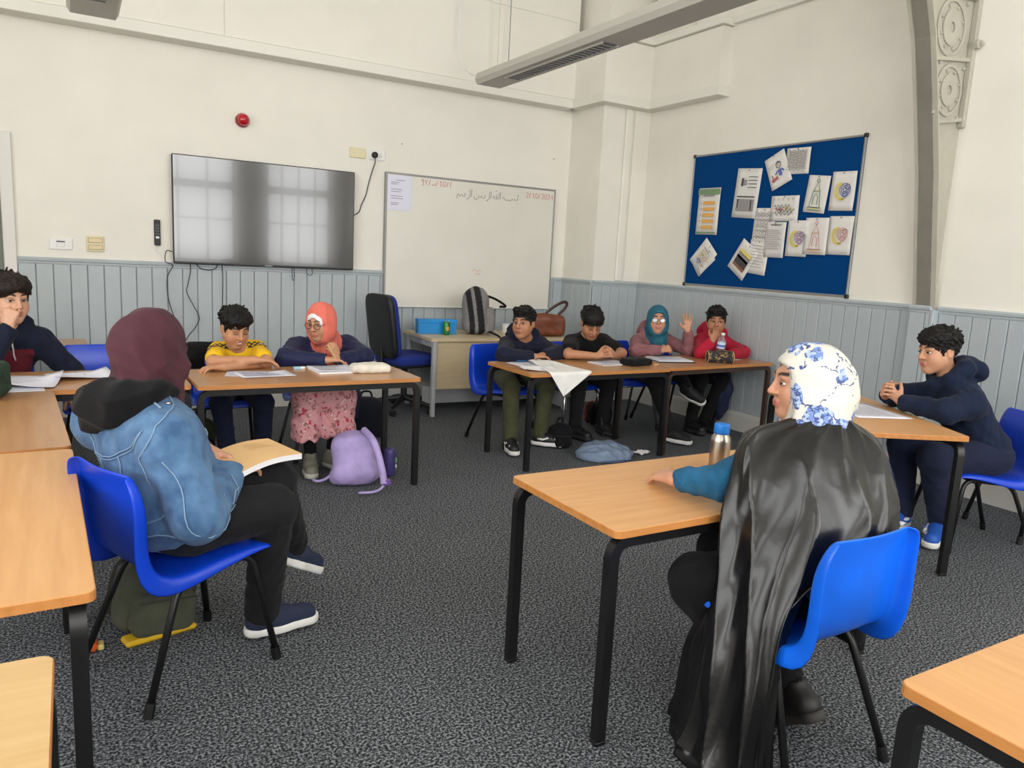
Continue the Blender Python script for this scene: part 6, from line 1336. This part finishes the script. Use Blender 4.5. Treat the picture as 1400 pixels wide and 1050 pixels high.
MB().tube(spline(rel((1.545, 4.0, .045), (1.51, 3.99, .02), (1.46, 3.985, .012), (1.39, 4.0, .012)), 6), .008, 6).build('loose_strap', LIL, lb, True); MB().tube(spline(rel((1.33, 4.26, .07), (1.28, 4.27, .03), (1.24, 4.29, .014), (1.22, 4.33, .014)), 6), .009, 6).build('loose_strap', LIL, lb, True)
pb = thing('drink_bottle', 'dark purple bottle in the side pocket of the lilac rucksack', 'bottle', (1.685, 4.33, .0)); MB().lathe([(.001, 0), (.036, .002), (.038, .01), (.038, .15), (.034, .165), (.026, .175), (.001, .18)], 20).build('bottle_body', mat('purple_plastic', (72, 62, 120), .4), pb, True); MB().box((.032, -.02, .05), (.040, .005, .07)).build('sticker', WHP, pb); MB().box((.030, -.024, .085), (.038, -.008, .115)).build('sticker', mat('sticker_green', (120, 170, 120), .5), pb)
# olive rucksack with yellow base under the denim woman's chair
def olcol(P): c = np.tile(A(lin((84, 86, 72))[:3]), (len(P), 1)); return c
ob = bag('backpack', "olive rucksack with a yellow base under the denim-jacketed woman's chair", (.205, 2.845, 0), frame((.25, -.96, .0), (0.05, .28, .95)), (.135, .075, .135), OLV, pocket=True, straps=True, fold=(.006, 32, 4), trim=mat('olive_trim', (52, 54, 44), .7))
o = MB().box((-.125, -.132, .002), (.115, -.060, .024), .008).build('yellow_base', mat('yellow_trim', (206, 166, 28), .5), ob); o.rotation_euler = (0, 0, .25)
strokes_mesh([circ(0, 0, .012)], .004, 0, 'round_badge', mat('badge_pale', (190, 190, 170), .5), ob).location = (.05, -.148, .20)
og = thing('orange_pouch', 'small orange pouch beside the table leg', 'pouch', (.0, 2.74, 0)); MB().box((-.035, -.03, 0), (.03, .03, .035), .01).build('pouch', mat('orange_nylon', (226, 92, 34), .6), og); MB().box((.03, -.02, 0), (.05, .02, .02), .004).build('flap', mat('pale_tab', (214, 200, 120), .6), og)
bag('backpack', 'dark green rucksack beside the legs of the boy in yellow', (.645, 5.0, 0), frame((.1, -1, 0)), (.11, .07, .15), cloth('moss_canvas', (70, 76, 48), .12), pocket=True, straps=True, fold=(.007, 30, 6), pocket_m=cloth('moss_dark', (30, 32, 26)))
bag('backpack', 'black bag behind the table leg under the girl in the coral headscarf', (1.89, 5.35, 0), frame((-.1, -1, 0)), (.15, .09, .15), cloth('black_navy_nylon', (22, 24, 34)), straps=False, fold=(.006, 30, 7))
bag('backpack', "black rucksack by the olive-trousered boy's feet", (3.16, 4.62, 0), frame((-.3, -.9, 0), (.1, .3, .9)), (.085, .06, .085), cloth('black_ripstop', (20, 20, 24)), pocket=True, straps=False, fold=(.007, 36, 8))
# slack blue-grey bag on the carpet
gb = thing('drawstring_bag', 'slack blue-grey bag lying on the carpet under the boys\' table', 'bag', (3.29, 4.23, 0)); F = Field((-.24, -.22, 0), (.24, .22, .14), .007, .02)
F.ell((0, 0, .02), (.225, .165, .075), None, .03); F.ell((-.05, .05, .045), (.12, .10, .065), None, .04); F.cone((-.18, -.02, .02), (-.05, -.13, .02), .03, .03, .03); F.cone((.1, -.12, .02), (.2, .02, .02), .03, .028, .03); F.ell((.06, .03, .06), (.10, .08, .05), None, .02); F.disp(wrinkles(.014, 26, 9)); F.disp(wrinkles(.005, 60, 19)); F.cut((0, 0, .004), (0, 0, -1)); P, Q = F.mesh(); mk_np('bag_body', P, Q, cloth('blue_grey_nylon', (118, 134, 158), .05, rough=.6), gb)
MB().tube(spline([(.10, .09, .075), (.17, .04, .06), (.19, -.03, .045), (.16, -.08, .03)], 6), .006, 6).build('drawstring', mat('slate_cord', (70, 84, 108), .7), gb, True); MB().tube(spline([(-.2, -.02, .03), (-.16, -.1, .015), (-.06, -.165, .012), (.06, -.17, .012)], 6), .010, 6).build('base_trim', mat('slate_cord', (70, 84, 108), .7), gb, True)
sc_ = thing('paper_scrap', 'crumpled scrap of white paper on the carpet', 'paper', (3.63, 4.22, 0), .3); o = MB().grid(lambda a, b: ((a-.5)*.13, (b-.5)*.09, .008+.010*abs(math.sin(a*6+b*4))), 8, 7).build('scrap', PAPER, sc_, False); solidify(o, .001)
bag('backpack', 'dark bag with a red strap behind the brown table legs', (3.92, 5.15, 0), frame((-.3, -1, 0)), (.10, .08, .10), cloth('black_ripstop', (20, 20, 24)), straps=True, fold=(.007, 36, 12), trim=mat('red_strap', (120, 36, 34), .7))
# striped grey rucksack standing on the desk, seen from its side
def stripes(P):
    y, x, z = P[:, 1], P[:, 0], P[:, 2]; c = np.tile(A(lin((128, 126, 126))[:3]), (len(P), 1)); dk_ = A(lin((20, 20, 24))[:3])
    yy = y-.03*np.cos(z*6); c[(yy > -.085) & (yy < -.035)] = dk_; c[(yy > -.005) & (yy < .055)] = dk_; return c
Rb = frame((.93, -.36, -.0), (-.10, .05, .99))
gbp = bag('backpack', "tall grey and black striped rucksack on the teacher's desk", (3.20, 6.18, .682), Rb, (.12, .115, .215), mat('striped_canvas', (128, 126, 126), .85, attr=True, var=.05, vscale=20, bump=.2, bscale=220), pocket=True, straps=False, colors=stripes, fold=(.004, 30, 11), taper=.62, handle=False, trim=BLKT, pocket_m=cloth('grey_canvas', (128, 124, 124), .05))
MB().tube(spline([tuple(Rb@A((.02, .07, .36))), tuple(Rb@A((.07, .17, .33))), tuple(Rb@A((.06, .27, .27))), tuple(Rb@A((.03, .22, .26)))], 6), .011, 7).build('carry_strap', BLKT, gbp, True)
MB().tube(spline([tuple(Rb@A((.08, .11, .03))), (.09, -.14, .03), (.085, -.345, .0), (.085, -.362, -.10), (.08, -.36, -.2)], 6), .010, 7).build('hanging_strap', BLKT, gbp, True)
# brown leather shoulder bag on the desk's right end
LEA = mat('brown_leather', (112, 60, 34), .45, var=.12, vscale=12, bump=.2, bscale=80)
lb2 = thing('handbag', "open brown leather bag on the teacher's desk between the two boys", 'bag', (3.86, 5.98, .682), math.radians(-12)); F = Field((-.2, -.1, 0), (.2, .1, .25), .007, .03)
F.box((0, 0, .10), (.17, .075, .10), .05, None, .02); F.ell((-.02, 0, .15), (.15, .07, .075), None, .04); F.ell((.03, .0, .23), (.13, .045, .06), None, .02, 'sub'); F.disp(wrinkles(.007, 28, 13)); F.cut((0, 0, 0), (0, 0, -1)); P, Q = F.mesh(); mk_np('bag_body', P, Q, LEA, lb2)
o = MB().grid(lambda a, b: (-.09+.15*a, -.045+.06*b, .175+.03*math.sin(a*3)-.02*b), 7, 5).build('teal_lining', mat('teal_lining', (40, 150, 160), .6), lb2, True); solidify(o, .003)
o = MB().tube(spline([(-.04, -.03, .20), (.02, -.03, .255), (.10, -.02, .305), (.17, 0, .325), (.195, .01, .30), (.17, .02, .25), (.12, .03, .20)], 8), .014, 8).build('leather_strap', mat('dark_leather', (66, 42, 36), .45), lb2, True)
# coats
def coat(label, loc, builder, m, seed):
    t = thing('coat', label, 'coat', loc); F = builder(); F.disp(wrinkles(.007, 34, seed)); P, Q = F.mesh(); mk_np('fabric', P, Q, m, t, loc); return t
def coat_y():
    F = Field((.55, 5.08, .35), (1.1, 5.28, .86), .0075); F.cone((.66, 5.20, .70), (1.0, 5.20, .70), .05, None, .03); F.chain([(.66, 5.19, .69), (.60, 5.17, .62), (.585, 5.17, .45)], [.045, .05, .05], .03); F.chain([(1.0, 5.19, .69), (1.06, 5.17, .62), (1.075, 5.17, .45)], [.045, .05, .05], .03); F.cone((.68, 5.215, .66), (.70, 5.22, .45), .05, None, .05); F.cone((.98, 5.215, .66), (.96, 5.22, .45), .05, None, .05); F.cone((.83, 5.22, .66), (.83, 5.22, .45), .05, None, .05); return F
coat('black coat hung over the chair of the boy in yellow', (.83, 5.2, .35), coat_y, BLKT, 31)
def coat_r():
    F = Field((4.62, 4.50, .05), (5.0, 4.85, .55), .0075); F.chain([(4.86, 4.66, .48), (4.88, 4.66, .36), (4.87, 4.66, .22), (4.84, 4.66, .10)], [.06, .075, .055, .02], .03); F.chain([(4.78, 4.64, .46), (4.80, 4.64, .3), (4.83, 4.65, .14)], [.05, .06, .03], .03); return F
coat('navy coat hanging from the lap of the boy in red', (4.85, 4.66, .05), coat_r, cloth('navy_coat_nylon', (30, 38, 66), .06, rough=.6), 33)
def coat_g():
    F = Field((1.50, 4.95, .10), (1.95, 5.3, .60), .0075); F.chain([(1.62, 5.08, .50), (1.68, 5.10, .38), (1.69, 5.12, .24)], [.05, .065, .05], .03); F.chain([(1.24+.3, 5.1, .48), (1.6, 5.15, .40), (1.62, 5.15, .25)], [.04, .06, .05], .03); return F
coat('hem of a navy jacket hanging beside the floral skirt', (1.64, 5.1, .10), coat_g, MATS['navy_padded_nylon'], 35)
